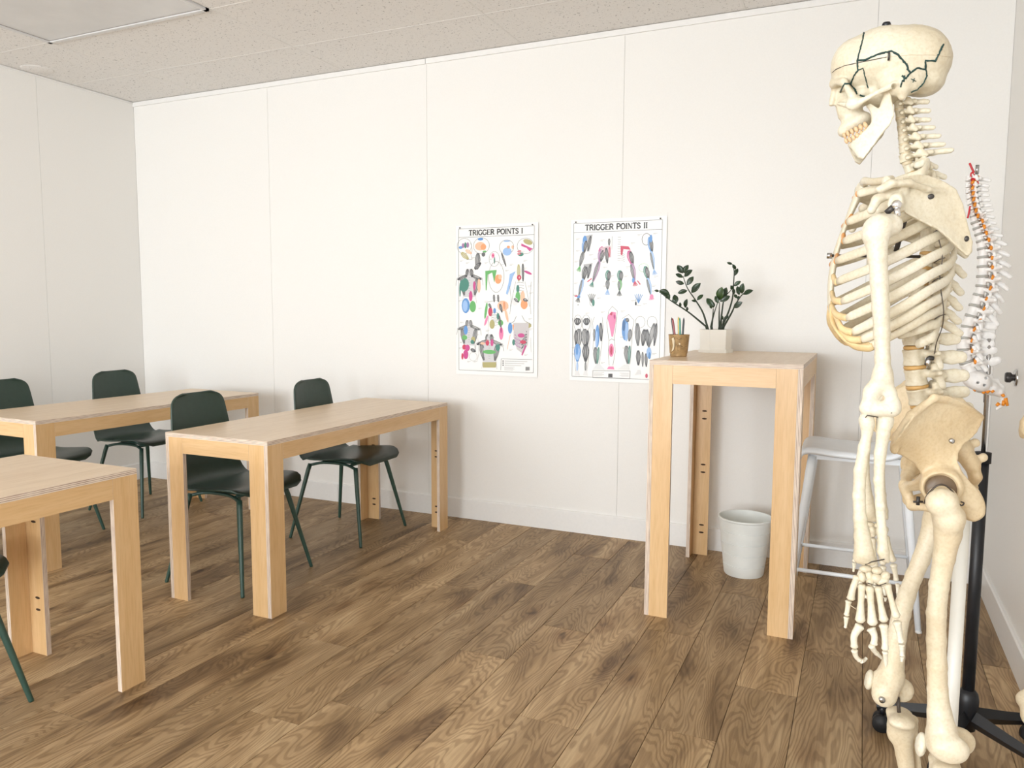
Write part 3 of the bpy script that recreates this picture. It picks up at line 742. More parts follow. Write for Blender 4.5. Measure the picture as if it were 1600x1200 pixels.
class Ink:
    def __init__(s, W, Hh): s.W, s.H = W, Hh; s.v = []; s.f = []; s.c = []; s.k = 0
    def y(s, x): return -0.0058-0.003*(min(max(x, 0), s.W)/s.W)**3-0.0000012*s.k
    def poly(s, pts, col):
        s.k += 1; n = len(s.v); s.v += [(x*s.W, s.y(x*s.W)-0.0000, -z*s.H) for x, z in pts]; s.f.append(tuple(n+i for i in range(len(pts)))); s.c.append(col)
    def ell(s, c, r, col, rot=0, n=14):
        cs, sn = math.cos(rot), math.sin(rot); q = s.W/s.H
        s.poly([(c[0]+r[0]*math.cos(a)*cs-r[1]/q*math.sin(a)*sn, c[1]+(r[0]*math.cos(a)*sn*q+r[1]*math.sin(a)*cs)) for a in [2*math.pi*i/n for i in range(n)]], col)
    def line(s, pts, w, col, closed=False):
        w = w*1.45 if w < .0045 else w
        if closed: pts = list(pts)+[pts[0]]
        s.k += 1
        for (x0, z0), (x1, z1) in zip(pts[:-1], pts[1:]):
            X0, Z0, X1, Z1 = x0*s.W, z0*s.H, x1*s.W, z1*s.H; L_ = math.hypot(X1-X0, Z1-Z0)
            if L_ < 1e-9: continue
            nx, nz = -(Z1-Z0)/L_*w/2, (X1-X0)/L_*w/2; n = len(s.v)
            for (x, z) in ((X0+nx, Z0+nz), (X1+nx, Z1+nz), (X1-nx, Z1-nz), (X0-nx, Z0-nz)): s.v.append((x, s.y(x), -z))
            s.f.append((n, n+1, n+2, n+3)); s.c.append(col)
    def oell(s, c, r, w, col, n=18, a0=0, a1=2*math.pi): s.line([(c[0]+r[0]*math.cos(a0+(a1-a0)*i/n), c[1]+r[1]*math.sin(a0+(a1-a0)*i/n)) for i in range(n+1)], w, col)
    def caption(s, x, z, w=.05, n=2):
        for i in range(n): s.line([(x, z+i*.006), (x+w*(1 if i < n-1 else .6), z+i*.006)], .0012, (.40, .40, .40))
    def muscle(s, a, b_, w, col=(.16, .16, .17), bands=3):
        """spindle of dark and pale strands from a to b"""
        X0, Z0, X1, Z1 = a[0]*s.W, a[1]*s.H, b_[0]*s.W, b_[1]*s.H; L_ = math.hypot(X1-X0, Z1-Z0); nx, nz = -(Z1-Z0)/L_, (X1-X0)/L_
        sh = tuple(min(1, .34+c*.62) for c in col); w = w*1.2
        def P(t, o): return ((X0+(X1-X0)*t+nx*o)/s.W, (Z0+(Z1-Z0)*t+nz*o)/s.H)
        pr = [(0, .25), (.15, .7), (.4, 1), (.65, .8), (.88, .4), (1, .18)]
        s.poly([P(t, w*k_/2) for t, k_ in pr]+[P(t, -w*k_/2) for t, k_ in reversed(pr)], sh)
        for j in range(bands+1):
            f_ = -1+2*j/bands; s.line([P(t, f_*w*k_/2) for t, k_ in pr], w*.11, col)
    # serif capitals
    GL = {'T': (.62, [[(0,0),(.62,0)], [(.31,0),(.31,1)]], [(.16,1,.46,1), (0,0,0,.16), (.62,0,.62,.16)]),
          'R': (.66, [[(.1,0),(.1,1)], [(.1,0),(.42,0),(.54,.1),(.56,.25),(.54,.4),(.42,.5),(.1,.5)], [(.34,.5),(.62,1)]], [(0,0,.2,0),(0,1,.22,1),(.54,1,.7,1)]),
          'I': (.26, [[(.13,0),(.13,1)]], [(0,0,.26,0),(0,1,.26,1)]),
          'G': (.70, [[(.62,.2),(.5,.05),(.34,0),(.18,.06),(.06,.25),(.03,.5),(.06,.75),(.18,.94),(.36,1),(.5,.96),(.6,.88),(.6,.56)]], [(.46,.56,.70,.56),(.62,0,.62,.22)]),
          'E': (.58, [[(.1,0),(.1,1)]], [(0,0,.54,0),(0,1,.58,1),(.1,.49,.42,.49),(.54,0,.54,.2),(.58,.8,.58,1),(.42,.38,.42,.6)]),
          'P': (.60, [[(.1,0),(.1,1)], [(.1,0),(.42,0),(.55,.1),(.58,.27),(.55,.44),(.42,.54),(.1,.54)]], [(0,0,.2,0),(0,1,.24,1)]),
          'O': (.74, [[(.37,0),(.2,.05),(.08,.22),(.04,.5),(.08,.78),(.2,.95),(.37,1),(.54,.95),(.66,.78),(.70,.5),(.66,.22),(.54,.05),(.37,0)]], []),
          'N': (.72, [[(.1,0),(.62,1)]], [(.1,0,.1,1),(.62,0,.62,1),(0,0,.16,0),(0,1,.2,1),(.52,0,.72,0)]),
          'S': (.54, [[(.46,.2),(.38,.05),(.26,0),(.12,.05),(.05,.2),(.1,.36),(.26,.46),(.42,.58),(.5,.76),(.42,.94),(.27,1),(.12,.95),(.04,.8)]], [(.48,0,.48,.22),(.03,.78,.03,1)])}
    def text(s, txt, x0, x1, z0, z1, col=(.012, .012, .014), sl=0.0):
        ws = [s.GL[c][0] if c != ' ' else .34 for c in txt]; gap = .075; tot = sum(ws)+gap*(len(ws)-1)
        Hh = (z1-z0); u = (x1-x0)/tot; x = x0
        for c, w_ in zip(txt, ws):
            if c != ' ':
                _, th, se = s.GL[c]
                for st_ in th: s.line([(x+p*u, z0+q*Hh) for p, q in st_], .0064, col)
                for (a, b_, c_, d) in se: s.line([(x+a*u, z0+b_*Hh), (x+c_*u, z0+d*Hh)], .0020, col)
            x += (w_+gap)*u
LG = (.30, .30, .31); DK = (.03, .03, .035); GR = (.11, .115, .12)
ORG = (.85, .33, .14); BLU = (.10, .28, .62); LBL = (.30, .48, .78); GRN = (.12, .42, .12); TEA = (.05, .22, .17); MAG = (.55, .06, .25); PNK = (.78, .22, .42); RED = (.55, .04, .10); OLV = (.42, .38, .16); PEA = (.88, .50, .34); PUR = (.35, .18, .35)
def torso_back(k, cx, z, w, hh, col=DK):
    # neck, shoulders and back muscles seen from behind
    k.poly([(cx-.10*w, z), (cx+.10*w, z), (cx+.13*w, z+.16*hh), (cx+.48*w, z+.28*hh), (cx+.30*w, z+.42*hh), (cx+.24*w, z+.85*hh), (cx-.24*w, z+.85*hh), (cx-.30*w, z+.42*hh), (cx-.48*w, z+.28*hh), (cx-.13*w, z+.16*hh)], (.58, .58, .60))
    for s_ in (-1, 1):
        k.muscle((cx+s_*.07*w, z), (cx+s_*.10*w, z+.25*hh), .10*w*k.W, col)
        k.muscle((cx+s_*.10*w, z+.2*hh), (cx+s_*.46*w, z+.32*hh), .09*w*k.W, col)
        k.muscle((cx+s_*.30*w, z+.28*hh), (cx+s_*.20*w, z+.8*hh), .14*w*k.W, GR)
        k.line([(cx+s_*.13*w, z+.16*hh), (cx+s_*.48*w, z+.28*hh), (cx+s_*.52*w, z+.5*hh)], .0012, GR)
        k.line([(cx+s_*.24*w, z+.85*hh), (cx+s_*.28*w, z+1.05*hh)], .0010, LG)
    for i in range(9): k.line([(cx-.035*w, z+(.1+.08*i)*hh), (cx+.035*w, z+(.1+.08*i)*hh)], .0014, LG)
def head(k, cx, z, r, face=1):
    k.oell((cx, z), (r, r*k.W/k.H*1.1), .0011, GR)
    k.line([(cx+face*r*.9, z+.2*r), (cx+face*r*1.08, z+.45*r), (cx+face*r*.9, z+.6*r), (cx+face*r*.7, z+.95*r), (cx+face*r*.1, z+.9*r)], .0011, GR)
def z1(x, y): return ((x-130)/1150.0*1.0*.955+.028, None)
def draw1(k):
    bx0, bx1, bz0, bz1 = .035, .955, .022, .972
    k.line([(bx0, bz0), (bx1, bz0), (bx1, bz1), (bx0, bz1)], .0014, GR, True); k.line([(bx0, .078), (bx1, .078)], .0014, GR)
    k.text('TRIGGER POINTS I', .165, .82, .034, .066)
    # mapping of the traced crop (690,330)-(1060,600), scale 4.324: poster 1 spans x 108..636, y 95..1085
    def q(x, y):
        s_ = (x-108)/528.0; top = 112-28*s_; bot = 1073+22*s_; return (.012+.955*s_, .010+.965*(y-top)/(bot-top))
    def Q(*p): return [q(*a) for a in p]
    def E(x, y, rx, ry, col, rot=0): c = q(x, y); k.ell(c, (rx/528.0, ry/980.0), col, rot)
    def O(x, y, rx, ry): k.oell(q(x, y), (rx/528.0, ry/980.0), .0012, GR)
    def M(x0, y0, x1, y1, w, col=DK): k.muscle(q(x0, y0), q(x1, y1), w/528.0*k.W, col)
    # heads along the top
    O(160, 235, 48, 50); E(135, 245, 14, 9, BLU); E(152, 232, 9, 16, PUR); E(168, 230, 8, 20, TEA); E(184, 228, 9, 18, PUR); M(140, 280, 190, 322, 22, OLV); M(170, 262, 212, 285, 16, PEA); k.line(Q((205,215),(216,262),(206,290),(214,325),(175,325)), .001, GR)
    O(278, 232, 52, 52); E(272, 188, 18, 9, BLU); E(270, 235, 34, 28, PEA); E(264, 240, 16, 14, (.8, .78, .76)); E(292, 240, 18, 20, ORG); E(300, 270, 14, 6, GRN); M(255, 280, 250, 390, 26, GR); M(232, 388, 275, 345, 20, DK); E(292, 290, 12, 14, GR)
    O(366, 320, 34, 48); E(357, 297, 10, 16, PNK); E(357, 297, 4, 7, RED); E(367, 330, 4, 22, TEA)
    O(448, 240, 46, 46); E(450, 200, 22, 5, LBL); E(452, 270, 28, 26, LBL); E(460, 240, 10, 9, ORG); M(415, 280, 445, 370, 10, DK); E(488, 240, 7, 12, PEA)
    O(572, 232, 52, 50); E(588, 205, 30, 16, OLV, .35); k.poly(Q((545,215),(620,250),(600,268),(580,245),(545,232)), MAG); E(542, 288, 18, 12, TEA); M(520, 270, 545, 265, 9, RED); M(520, 285, 545, 282, 9, RED)
    # back torso left
    torso_back(k, *q(196, 388), .33, .22)
    E(160, 495, 32, 46, TEA, .2); E(262, 500, 10, 46, PEA); E(205, 570, 12, 34, MAG); E(170, 634, 27, 50, BLU); E(166, 636, 17, 38, LBL); E(219, 640, 21, 38, GRN); E(230, 500, 9, 30, MAG); E(130, 530, 5, 44, TEA)
    # green and orange head
    O(380, 440, 50, 100); k.poly(Q((305,400),(382,393),(366,478),(352,410),(322,425),(314,530),(308,530),(306,450)), GRN); E(392, 455, 21, 30, ORG); E(405, 440, 12, 16, PEA)
    # front torso middle
    M(364, 560, 366, 610, 10); M(392, 560, 394, 610, 10); k.line(Q((320,610),(366,600),(392,600),(440,612),(462,650)), .0012, GR)
    E(310, 668, 8, 55, GRN, .15); E(340, 675, 14, 30, RED); E(369, 668, 9, 18, BLU); E(425, 635, 36, 34, PEA); E(432, 632, 20, 24, ORG); E(450, 700, 8, 46, PEA, -.25); E(312, 735, 7, 36, PNK, .35)
    for i in range(5): k.oell(q(372, 690+16*i), (.045, .012), .0012, LG)
    M(330, 620, 345, 650, 12, DK); M(405, 622, 420, 680, 14, DK)
    E(392, 705, 9, 22, TEA); E(410, 750, 17, 20, GRN); M(400, 700, 415, 800, 10, DK); E(414, 822, 14, 42, PNK); E(414, 800, 6, 20, MAG); E(352, 760, 17, 30, OLV); k.line(Q((330,700),(325,820),(345,870)), .001, LG)
    # right front torso
    M(528, 355, 530, 470, 16, OLV); M(556, 350, 558, 470, 12, DK); E(532, 443, 14, 17, RED); E(532, 443, 5, 7, (.85, .5, .5)); k.poly(Q((470,420),(510,400),(490,440),(475,500),(455,562),(445,550),(462,480)), LBL); E(590, 410, 26, 8, MAG, .4)
    for s_ in (-1, 1):
        k.line(Q((540+s_*30,470),(540+s_*45,540),(540+s_*62,640)), .001, GR)
        for i in range(6): k.line(Q((540, 475+18*i), (540+s_*24, 480+18*i)), .0016, LG)
    E(524, 520, 10, 26, TEA); E(524, 575, 15, 36, GRN); E(556, 575, 14, 40, PEA); E(566, 625, 22, 30, ORG); E(506, 605, 20, 26, (.75, .75, .75)); M(500, 585, 530, 610, 12, DK); M(560, 590, 590, 600, 14, DK)
    k.line(Q((470,500),(480,590),(472,690)), .001, GR); k.line(Q((612,470),(604,580),(610,690)), .001, GR)
    # lower left spine torso
    torso_back(k, *q(192, 732), .30, .20, GR)
    E(170, 800, 14, 30, BLU); E(162, 850, 18, 16, GRN); E(222, 862, 14, 18, OLV); E(216, 880, 12, 14, TEA); E(160, 915, 14, 18, RED); E(182, 920, 16, 22, MAG); E(170, 965, 17, 32, MAG); E(146, 978, 7, 22, RED); M(205, 930, 240, 945, 16, DK); k.line(Q((255,850),(262,960),(250,1010)), .001, LG); k.oell(q(222, 980), (.05, .03), .001, LG)
    # lower middle back
    torso_back(k, *q(334, 828), .34, .22)
    E(320, 885, 12, 20, RED); E(352, 885, 10, 24, MAG); E(334, 948, 44, 14, GRN); E(392, 915, 14, 26, TEA); E(288, 890, 16, 8, PEA); k.poly(Q((286,1018),(382,1018),(378,1055),(290,1055)), OLV); k.poly(Q((300,1028),(370,1028),(355,1050),(312,1050)), (.75, .73, .6))
    # lower right abdomen
    k.line(Q((515,705),(500,740),(465,760)), .0014, GR); k.line(Q((552,700),(570,735),(615,760)), .0014, GR)
    k.poly(Q((495,750),(600,750),(598,830),(590,900),(560,960),(520,930),(498,850)), (.55, .52, .53)); E(474, 785, 14, 36, BLU); k.poly(Q((490,762),(528,758),(528,800),(495,800)), ORG); E(592, 765, 22, 16, OLV, .3)
    for i in range(6): M(505, 790+20*i, 545, 800+24*i, 9, PUR); M(585, 790+18*i, 550, 805+24*i, 9, DK)
    E(548, 835, 22, 14, MAG); E(560, 880, 20, 12, RED); k.poly(Q((575,900),(585,905),(556,975),(550,965)), MAG); E(498, 882, 9, 20, TEA); k.line(Q((475,830),(455,930)), .002, PEA); k.line(Q((610,850),(615,950)), .001, LG)
    # captions
    for (x, y) in ((130,332),(172,345),(210,312),(300,345),(335,318),(405,358),(470,355),(545,270),(560,328),(122,430),(135,455),(118,600),(258,650),(300,605),(440,395),(560,380),(590,500),(600,545),(130,745),(128,880),(122,920),(240,830),(310,800),(345,850),(410,905),(470,930),(595,720),(600,790),(570,965),(180,1012),(225,1012),(380,890),(300,870)): k.caption(*q(x, y), w=.045)
    # box at the foot
    k.line(Q((415,995),(622,1000)), .0013, GR); k.line(Q((415,995),(413,1073)), .0013, GR)
    for i in range(3): k.ell(q(428, 1010+14*i), (.008, .004), DK); k.line(Q((440,1010+14*i),(590-20*i,1014+14*i)), .0018, (.4,.4,.4))
    for i in range(4): k.line(Q((436,1050+7*i),(505-10*(i % 2),1052+7*i)), .0015, (.5,.5,.5))
    for i in range(6): k.line(Q((580+4.6*i,1050),(580+4.6*i,1075)), .0016, DK)
def draw2(k):
    bx0, bx1, bz0, bz1 = .03, .955, .022, .975
    k.line([(bx0, bz0), (bx1, bz0), (bx1, bz1), (bx0, bz1)], .0014, GR, True); k.line([(bx0, .078), (bx1, .078)], .0014, GR)
    k.text('TRIGGER POINTS II', .155, .805, .034, .066)
    def q(x, y):
        s_ = (x-882)/622.0; top = 85-38*s_; bot = 1088+25*s_; return (.022+.94*s_, .018+.962*(y-top)/(bot-top))
    def Q(*p): return [q(*a) for a in p]
    def E(x, y, rx, ry, col, rot=0): k.ell(q(x, y), (rx/622.0, ry/1020.0), col, rot)
    def M(x0, y0, x1, y1, w, col=DK): k.muscle(q(x0, y0), q(x1, y1), w/622.0*k.W, col)
    def hand(x, y, a, s_, col):
        for i in range(-2, 3): k.line(Q((x, y), (x+s_*math.sin(a+i*.22), y+s_*math.cos(a+i*.22))), .0022, col)
    def arm(sh, el, wr, w, colU, colF, colH):
        M(sh[0], sh[1], el[0], el[1], w, colU); M(sh[0]+w*.35, sh[1]+6, el[0]+w*.25, el[1], w*.7, DK)
        M(el[0], el[1]-8, wr[0], wr[1], w*.8, colF); M(el[0]-w*.25, el[1], wr[0]-w*.1, wr[1], w*.45, GR)
        a = math.atan2(wr[0]-el[0], wr[1]-el[1]); hand(wr[0], wr[1], a, 38, colH)
    k.poly(Q((975,165),(1022,155),(1000,270),(985,215)), (.45,.45,.46)); E(968, 200, 15, 36, BLU); arm((970,190),(958,275),(935,360),26,BLU,GR,GRN); M(1010,165,990,265,16,DK)
    k.poly(Q((960,350),(1025,340),(1000,440),(975,400)), (.4,.4,.41)); arm((975,360),(958,450),(930,560),26,GR,LBL,GR); M(1012,348,992,440,16,DK); E(928, 560, 12, 9, BLU); E(910, 555, 12, 5, RED)
    M(1140,180,1140,225,12,DK); k.poly(Q((1075,240),(1150,225),(1155,300),(1130,305),(1095,280),(1070,300)), (.62,.45,.5)); E(1085,255,16,24,MAG,.4); arm((1090,250),(1075,330),(1030,460),30,PUR,PUR,TEA); M(1120,240,1130,340,18,DK); M(1145,235,1142,300,10,RED); k.line(Q((1020,440),(990,462)),.004,RED)
    k.line(Q((1160,165),(1160,250)), .001, GR)
    for i in range(11): k.line(Q((1200,170+15*i),(1222,170+15*i)), .0015, LG)
    for i in range(5): k.line(Q((1225,270+12*i),(1250,282+11*i)), .0014, LG)
    k.poly(Q((1220,225),(1275,228),(1290,250),(1240,245),(1232,290),(1222,280)), RED); arm((1278,255),(1300,345),(1320,450),30,MAG,PUR,RED); E(1312,448,9,16,BLU); k.line(Q((1340,450),(1360,475)),.004,RED)
    k.oell(q(1395,180),(.045,.035),.0016,DK); arm((1415,165),(1430,265),(1450,375),24,BLU,LBL,LBL); E(1425,175,9,24,BLU)
    k.oell(q(1380,365),(.05,.025),.001,GRN); arm((1390,355),(1410,440),(1432,540),26,TEA,LBL,PNK); E(1438,555,12,16,PNK)
    arm((1136,385),(1134,455),(1134,510),26,TEA,GR,LBL); arm((1218,385),(1220,455),(1218,515),28,TEA,GRN,GR)
    hand(1022,600,math.pi,62,GR); E(1035,598,9,22,TEA); k.line(Q((1008,570),(1012,610),(1030,625)),.001,GR)
    hand(1350,598,math.pi,62,BLU); E(1332,600,6,12,DK); k.line(Q((1330,570),(1338,612),(1370,612)),.001,GR)
    hand(925,610,0,5,GR)
    # legs
    for s_, cx in ((-1, 925), (1, 985)):
        M(cx, 700, cx+s_*5, 745, 34, DK); k.oell(q(cx, 730), (.045, .05), .001, GR)
        M(cx-10*s_, 770, cx, 900, 40, GR); M(cx+12*s_, 780, cx+10*s_, 880, 20, DK); M(cx, 870, cx, 985, 34, DK if s_ > 0 else BLU)
        M(cx, 985, cx, 1060, 10, GR if s_ > 0 else LBL); k.poly(Q((cx-18,1075),(cx-8,1045),(cx+8,1045),(cx+20,1078)), (.75,.75,.75))
        k.line(Q((cx+s_*40,700),(cx+s_*28,860),(cx+s_*22,960),(cx+s_*10,1050)), .001, LG)
    E(925,935,16,40,LBL); E(922,905,9,38,BLU)
    k.line(Q((1045,690),(1030,730),(1042,800),(1038,900),(1060,1000)), .001, GR); k.line(Q((1100,690),(1108,760),(1100,860),(1085,1000)), .001, GR)
    E(1067,815,14,72,BLU); E(1062,840,8,56,LBL); M(1090,730,1095,850,18,DK); M(1045,770,1045,850,12,GR); M(1055,890,1060,1000,24,GR); M(1078,890,1070,1000,14,TEA); k.poly(Q((1040,1035),(1065,1000),(1085,1000),(1125,1040)), (.72,.74,.76)); E(1075,1025,12,9,LBL)
    k.poly(Q((1140,680),(1165,655),(1195,660),(1197,710),(1178,820),(1168,820),(1150,740),(1138,700)), PNK); E(1170,670,16,10,RED); E(1186,690,8,16,MAG); E(1168,910,17,42,PNK); E(1168,912,8,28,RED); k.poly(Q((1140,1035),(1150,1018),(1185,1018),(1192,1038)), PNK)
    k.line(Q((1145,650),(1170,620),(1205,650),(1200,730),(1188,830),(1196,920),(1180,1010)), .001, GR); k.line(Q((1145,650),(1132,730),(1150,850),(1146,930),(1155,1010)), .001, GR); k.line(Q((1152,845),(1170,835),(1190,845)), .0014, GR)
    E(1262,770,22,70,BLU); E(1272,790,12,58,LBL); E(1252,745,11,36,(.04,.14,.35)); M(1268,700,1285,720,18,DK); M(1298,770,1292,850,20,GR); M(1272,880,1285,1000,28,GR); M(1296,880,1292,1000,14,TEA); k.poly(Q((1212,1038),(1260,1005),(1290,1005),(1296,1040)), (.74,.75,.74)); k.line(Q((1240,700),(1285,672),(1322,710),(1312,780),(1310,860),(1300,1000)), .001, GR)
    k.oell(q(1365,722),(.05,.035),.001,GR); k.oell(q(1445,722),(.05,.035),.001,GR)
    M(1345,730,1352,880,26,GR); M(1395,770,1385,880,26,DK); M(1412,770,1420,880,20,DK); M(1460,730,1425,890,22,GR); M(1475,730,1462,880,16,DK); M(1355,910,1358,1010,22,DK); M(1385,920,1388,1020,12,GR); M(1408,930,1412,1020,14,DK); E(1428,925,16,34,LBL); E(1432,945,9,22,BLU); k.poly(Q((1335,1075),(1355,1040),(1370,1040),(1378,1070)), (.7,.7,.7)); E(1415,1080,8,14,RED)
    for (x, y) in ((905,185),(905,260),(895,330),(895,470),(1000,285),(1080,190),(1030,310),(1095,330),(1100,365),(1150,420),(1165,455),(1105,485),(1060,565),(1250,420),(1290,205),(1260,360),(1300,580),(1335,150),(1440,140),(1440,480),(1440,515),(1450,420),(885,890),(885,930),(1090,655),(1230,650),(1228,820),(1245,890),(1095,990),(1380,600),(1450,930),(980,665),(890,545)): k.caption(*q(x, y), w=.045)
    k.line(Q((1038,1045),(1302,1048),(1300,1100),(1038,1092)), .0013, GR, True)
    for i in range(4):
        k.line(Q((1046,1058+7*i),(1120-12*(i % 2),1059+7*i)), .0014, (.5,.5,.5)); k.line(Q((1230+10*(i % 2),1062+7*i),(1292,1063+7*i)), .0014, (.5,.5,.5))
    for i in range(6): k.line(Q((1152+5*i,1066),(1152+5*i,1090)), .0022, DK)
A = on_plane(713, 353, 1, YB); B = on_plane(842, 349, 1, YB); Cc = on_plane(715, 580, 1, YB)
poster('laminated anatomy chart headed TRIGGER POINTS I, left poster on the back wall', 'wall_poster', (A[0], YB-0.0005, 1.772), B[0]-A[0], 0.885, draw1)
A = on_plane(893, 346, 1, YB); B = on_plane(1043, 338, 1, YB)
poster('laminated anatomy chart headed TRIGGER POINTS II, right poster partly behind tall table', 'wall_poster', (A[0], YB-0.0005, 1.774), B[0]-A[0], 0.895, draw2)

# knob on the right-hand wall
kn = thing('door_knob', 'round dark grey knob on a disc plate fixed to the right wall', 'knob', (XR, 3.522, 1.021))
def xl(prof): 
    b = MB(); b.lathe(prof, 28); b.v = [(-z, y, x) for x, y, z in b.v]; b.f = [tuple(reversed(f)) for f in b.f]; return b
xl([(.0005, .008), (.028, .008), (.033, .005), (.034, 0.0005)]).out('plate', 'steel', kn)
xl([(.0005, .038), (.017, .038), (.020, .033), (.020, .020), (.013, .014), (.012, .006)]).out('knob', 'dark_metal', kn)

# ================================================================== BONES: smooth implicit shapes turned into meshes
def surfnet(fn, lo, hi, h):
    lo = np.array(lo, float)-1.5*h; hi = np.array(hi, float)+1.5*h
    n = np.maximum(4, np.ceil((hi-lo)/h).astype(int)+1)
    ax = [lo[i]+h*np.arange(n[i]) for i in range(3)]
    G = np.stack(np.meshgrid(*ax, indexing='ij'), -1)
    v = fn(G.reshape(-1, 3)).reshape(n); s = v < 0
    nc = n-1; acc = np.zeros((*nc, 3)); cnt = np.zeros(nc)
    corners = [(i, j, k) for i in (0, 1) for j in (0, 1) for k in (0, 1)]
    def sub(a, c): return a[c[0]:c[0]+nc[0], c[1]:c[1]+nc[1], c[2]:c[2]+nc[2]]
    for c in corners:
        for d in range(3):
            if c[d]: continue
            e = list(c); e[d] = 1
            va, vb = sub(v, c), sub(v, e); m_ = (va < 0) != (vb < 0)
            t = np.where(m_, va/np.where(m_, va-vb, 1), 0)
            for q in range(3):
                acc[..., q] += np.where(m_, c[q]+(t if q == d else 0), 0)
            cnt += m_
    act = cnt > 0; idx = -np.ones(nc, int); idx[act] = np.arange(act.sum())
    I = np.argwhere(act); V = lo+h*(I+acc[act]/cnt[act][:, None])
    F = []
    for d in range(3):
        a, b_ = (d+1) % 3, (d+2) % 3
        sl0 = [slice(None)]*3; sl1 = [slice(None)]*3
        sl0[d] = slice(0, n[d]-1); sl1[d] = slice(1, n[d])
        for q in (a, b_): sl0[q] = slice(1, n[q]-1); sl1[q] = slice(1, n[q]-1)
        m0, m1 = s[tuple(sl0)], s[tuple(sl1)]
        for flip, mask in ((False, m0 & ~m1), (True, ~m0 & m1)):
            P = np.argwhere(mask)
            if not len(P): continue
            P[:, a] += 1; P[:, b_] += 1
            def cell(da, db):
                Q = P.copy(); Q[:, a] -= da; Q[:, b_] -= db; return idx[Q[:, 0], Q[:, 1], Q[:, 2]]
            q4 = np.stack([cell(1, 1), cell(0, 1), cell(0, 0), cell(1, 0)], 1)
            if flip: q4 = q4[:, ::-1]
            F.append(q4)
    F = np.concatenate(F) if F else np.zeros((0, 4), int)
    return V, F
class SD:
    amp = .0005
    def __init__(s): s.ops = []; s.lo = np.full(3, 1e9); s.hi = -s.lo
    def _b(s, c, r):
        c = np.array(c, float); r = np.array(r, float)*np.ones(3); s.lo = np.minimum(s.lo, c-r); s.hi = np.maximum(s.hi, c+r)
    def ell(s, c, r, R=None, k=.006, sub=False):
        c = np.array(c, float); r = np.array(r, float)*np.ones(3)
        if not sub: s._b(c, max(r) if R is not None else r)
        def f(P):
            q = P-c
            if R is not None: q = q @ R
            k0 = np.sqrt(((q/r)**2).sum(1)); k1 = np.sqrt(((q/(r*r))**2).sum(1))+1e-9
            return k0*(k0-1)/k1
        s.ops.append((sub, f, k)); return s
    def cone(s, a, b_, ra, rb, k=.006, sub=False, sq=None):
        a = np.array(a, float); b_ = np.array(b_, float)
        if not sub: s._b(a, ra); s._b(b_, rb)
        def f(P):
            d = b_-a; L2 = np.dot(d, d)+1e-12; t = np.clip((P-a) @ d/L2, 0, 1)
            q = P-a-t[:, None]*d
            if sq is not None: q = q*np.array(sq)
            return np.sqrt((q*q).sum(1))-(ra+(rb-ra)*t)
        s.ops.append((sub, f, k)); return s
    def chain(s, pts, rad, k=.006, sub=False, sq=None):
        for i in range(len(pts)-1): s.cone(pts[i], pts[i+1], rad[i], rad[i+1], k if i == 0 else .004, sub, sq)
        return s
    def plate(s, poly, lfun, th, k=.006, rnd=.002, sub=False):
        """poly in (a,z); the plate follows l=lfun(a,z); th: half thickness"""
        A = np.array(poly, float)
        if not sub:
            L_ = lfun(A[:, 0], A[:, 1]); t_ = th if not callable(th) else .012
            for (a, z), l in zip(A, L_): s._b((a, l, z), t_+.012)
        def f(P):
            x, z = P[:, 0], P[:, 2]; d = np.full(len(P), 1e9); ins = np.zeros(len(P), bool); n = len(A)
            for i in range(n):
                p, q = A[i], A[(i+1) % n]; e = q-p; wx, wz = x-p[0], z-p[1]
                t = np.clip((wx*e[0]+wz*e[1])/(e @ e+1e-12), 0, 1)
                d = np.minimum(d, (wx-e[0]*t)**2+(wz-e[1]*t)**2)
                c = (p[1] > z) != (q[1] > z)
                with np.errstate(divide='ignore', invalid='ignore'):
                    xi = (q[0]-p[0])*(z-p[1])/(q[1]-p[1]+1e-15)+p[0]
                ins ^= (c & (x < xi))
            d = np.sqrt(d); d = np.where(ins, -d, d)
            t_ = th(x, z, d) if callable(th) else th
            w = np.abs(P[:, 1]-lfun(x, z))-t_+rnd; d = d+rnd
            return np.minimum(np.maximum(d, w), 0)+np.sqrt(np.maximum(d, 0)**2+np.maximum(w, 0)**2)-rnd
        s.ops.append((sub, f, k)); return s
    def __call__(s, P):
        v = None
        for sub, f, k in s.ops:
            d = f(P)
            if v is None: v = d; continue
            if sub:
                d = -d; h_ = np.clip(.5-.5*(v-d)/k, 0, 1); v = v+(d-v)*h_+k*h_*(1-h_)
            else:
                h_ = np.clip(.5+.5*(v-d)/k, 0, 1); v = v*h_*0+(v*(1-h_)+d*h_)-k*h_*(1-h_)
        x, y, z = P[:, 0], P[:, 1], P[:, 2]
        return v+s.amp*np.sin(x*230+1.7*np.sin(z*160+2))*np.sin(y*260+1.5*np.sin(x*140))*np.cos(z*210+1.2*np.sin(y*170))
    def mesh(s, h=.0025, crop=None):
        lo, hi = s.lo, s.hi
        return surfnet(s, lo, hi, h)
def idw(pts, deg=2):          # smooth least-squares surface through the control points
    A = np.array(pts, float); c = A[:, :2].mean(0); sc_ = .1
    def B(a, z):
        a = (np.asarray(a, float)-c[0])/sc_; z = (np.asarray(z, float)-c[1])/sc_
        return np.stack([a**i*z**j for i in range(deg+1) for j in range(deg+1-i)], -1)
    w = np.linalg.lstsq(B(A[:, 0], A[:, 1]), A[:, 2], rcond=None)[0]
    return lambda a, z: B(a, z) @ w
def rotY(a):   # rotation in the sagittal plane
    c, s_ = math.cos(a), math.sin(a); return np.array([[c, 0, s_], [0, 1, 0], [-s_, 0, c]])

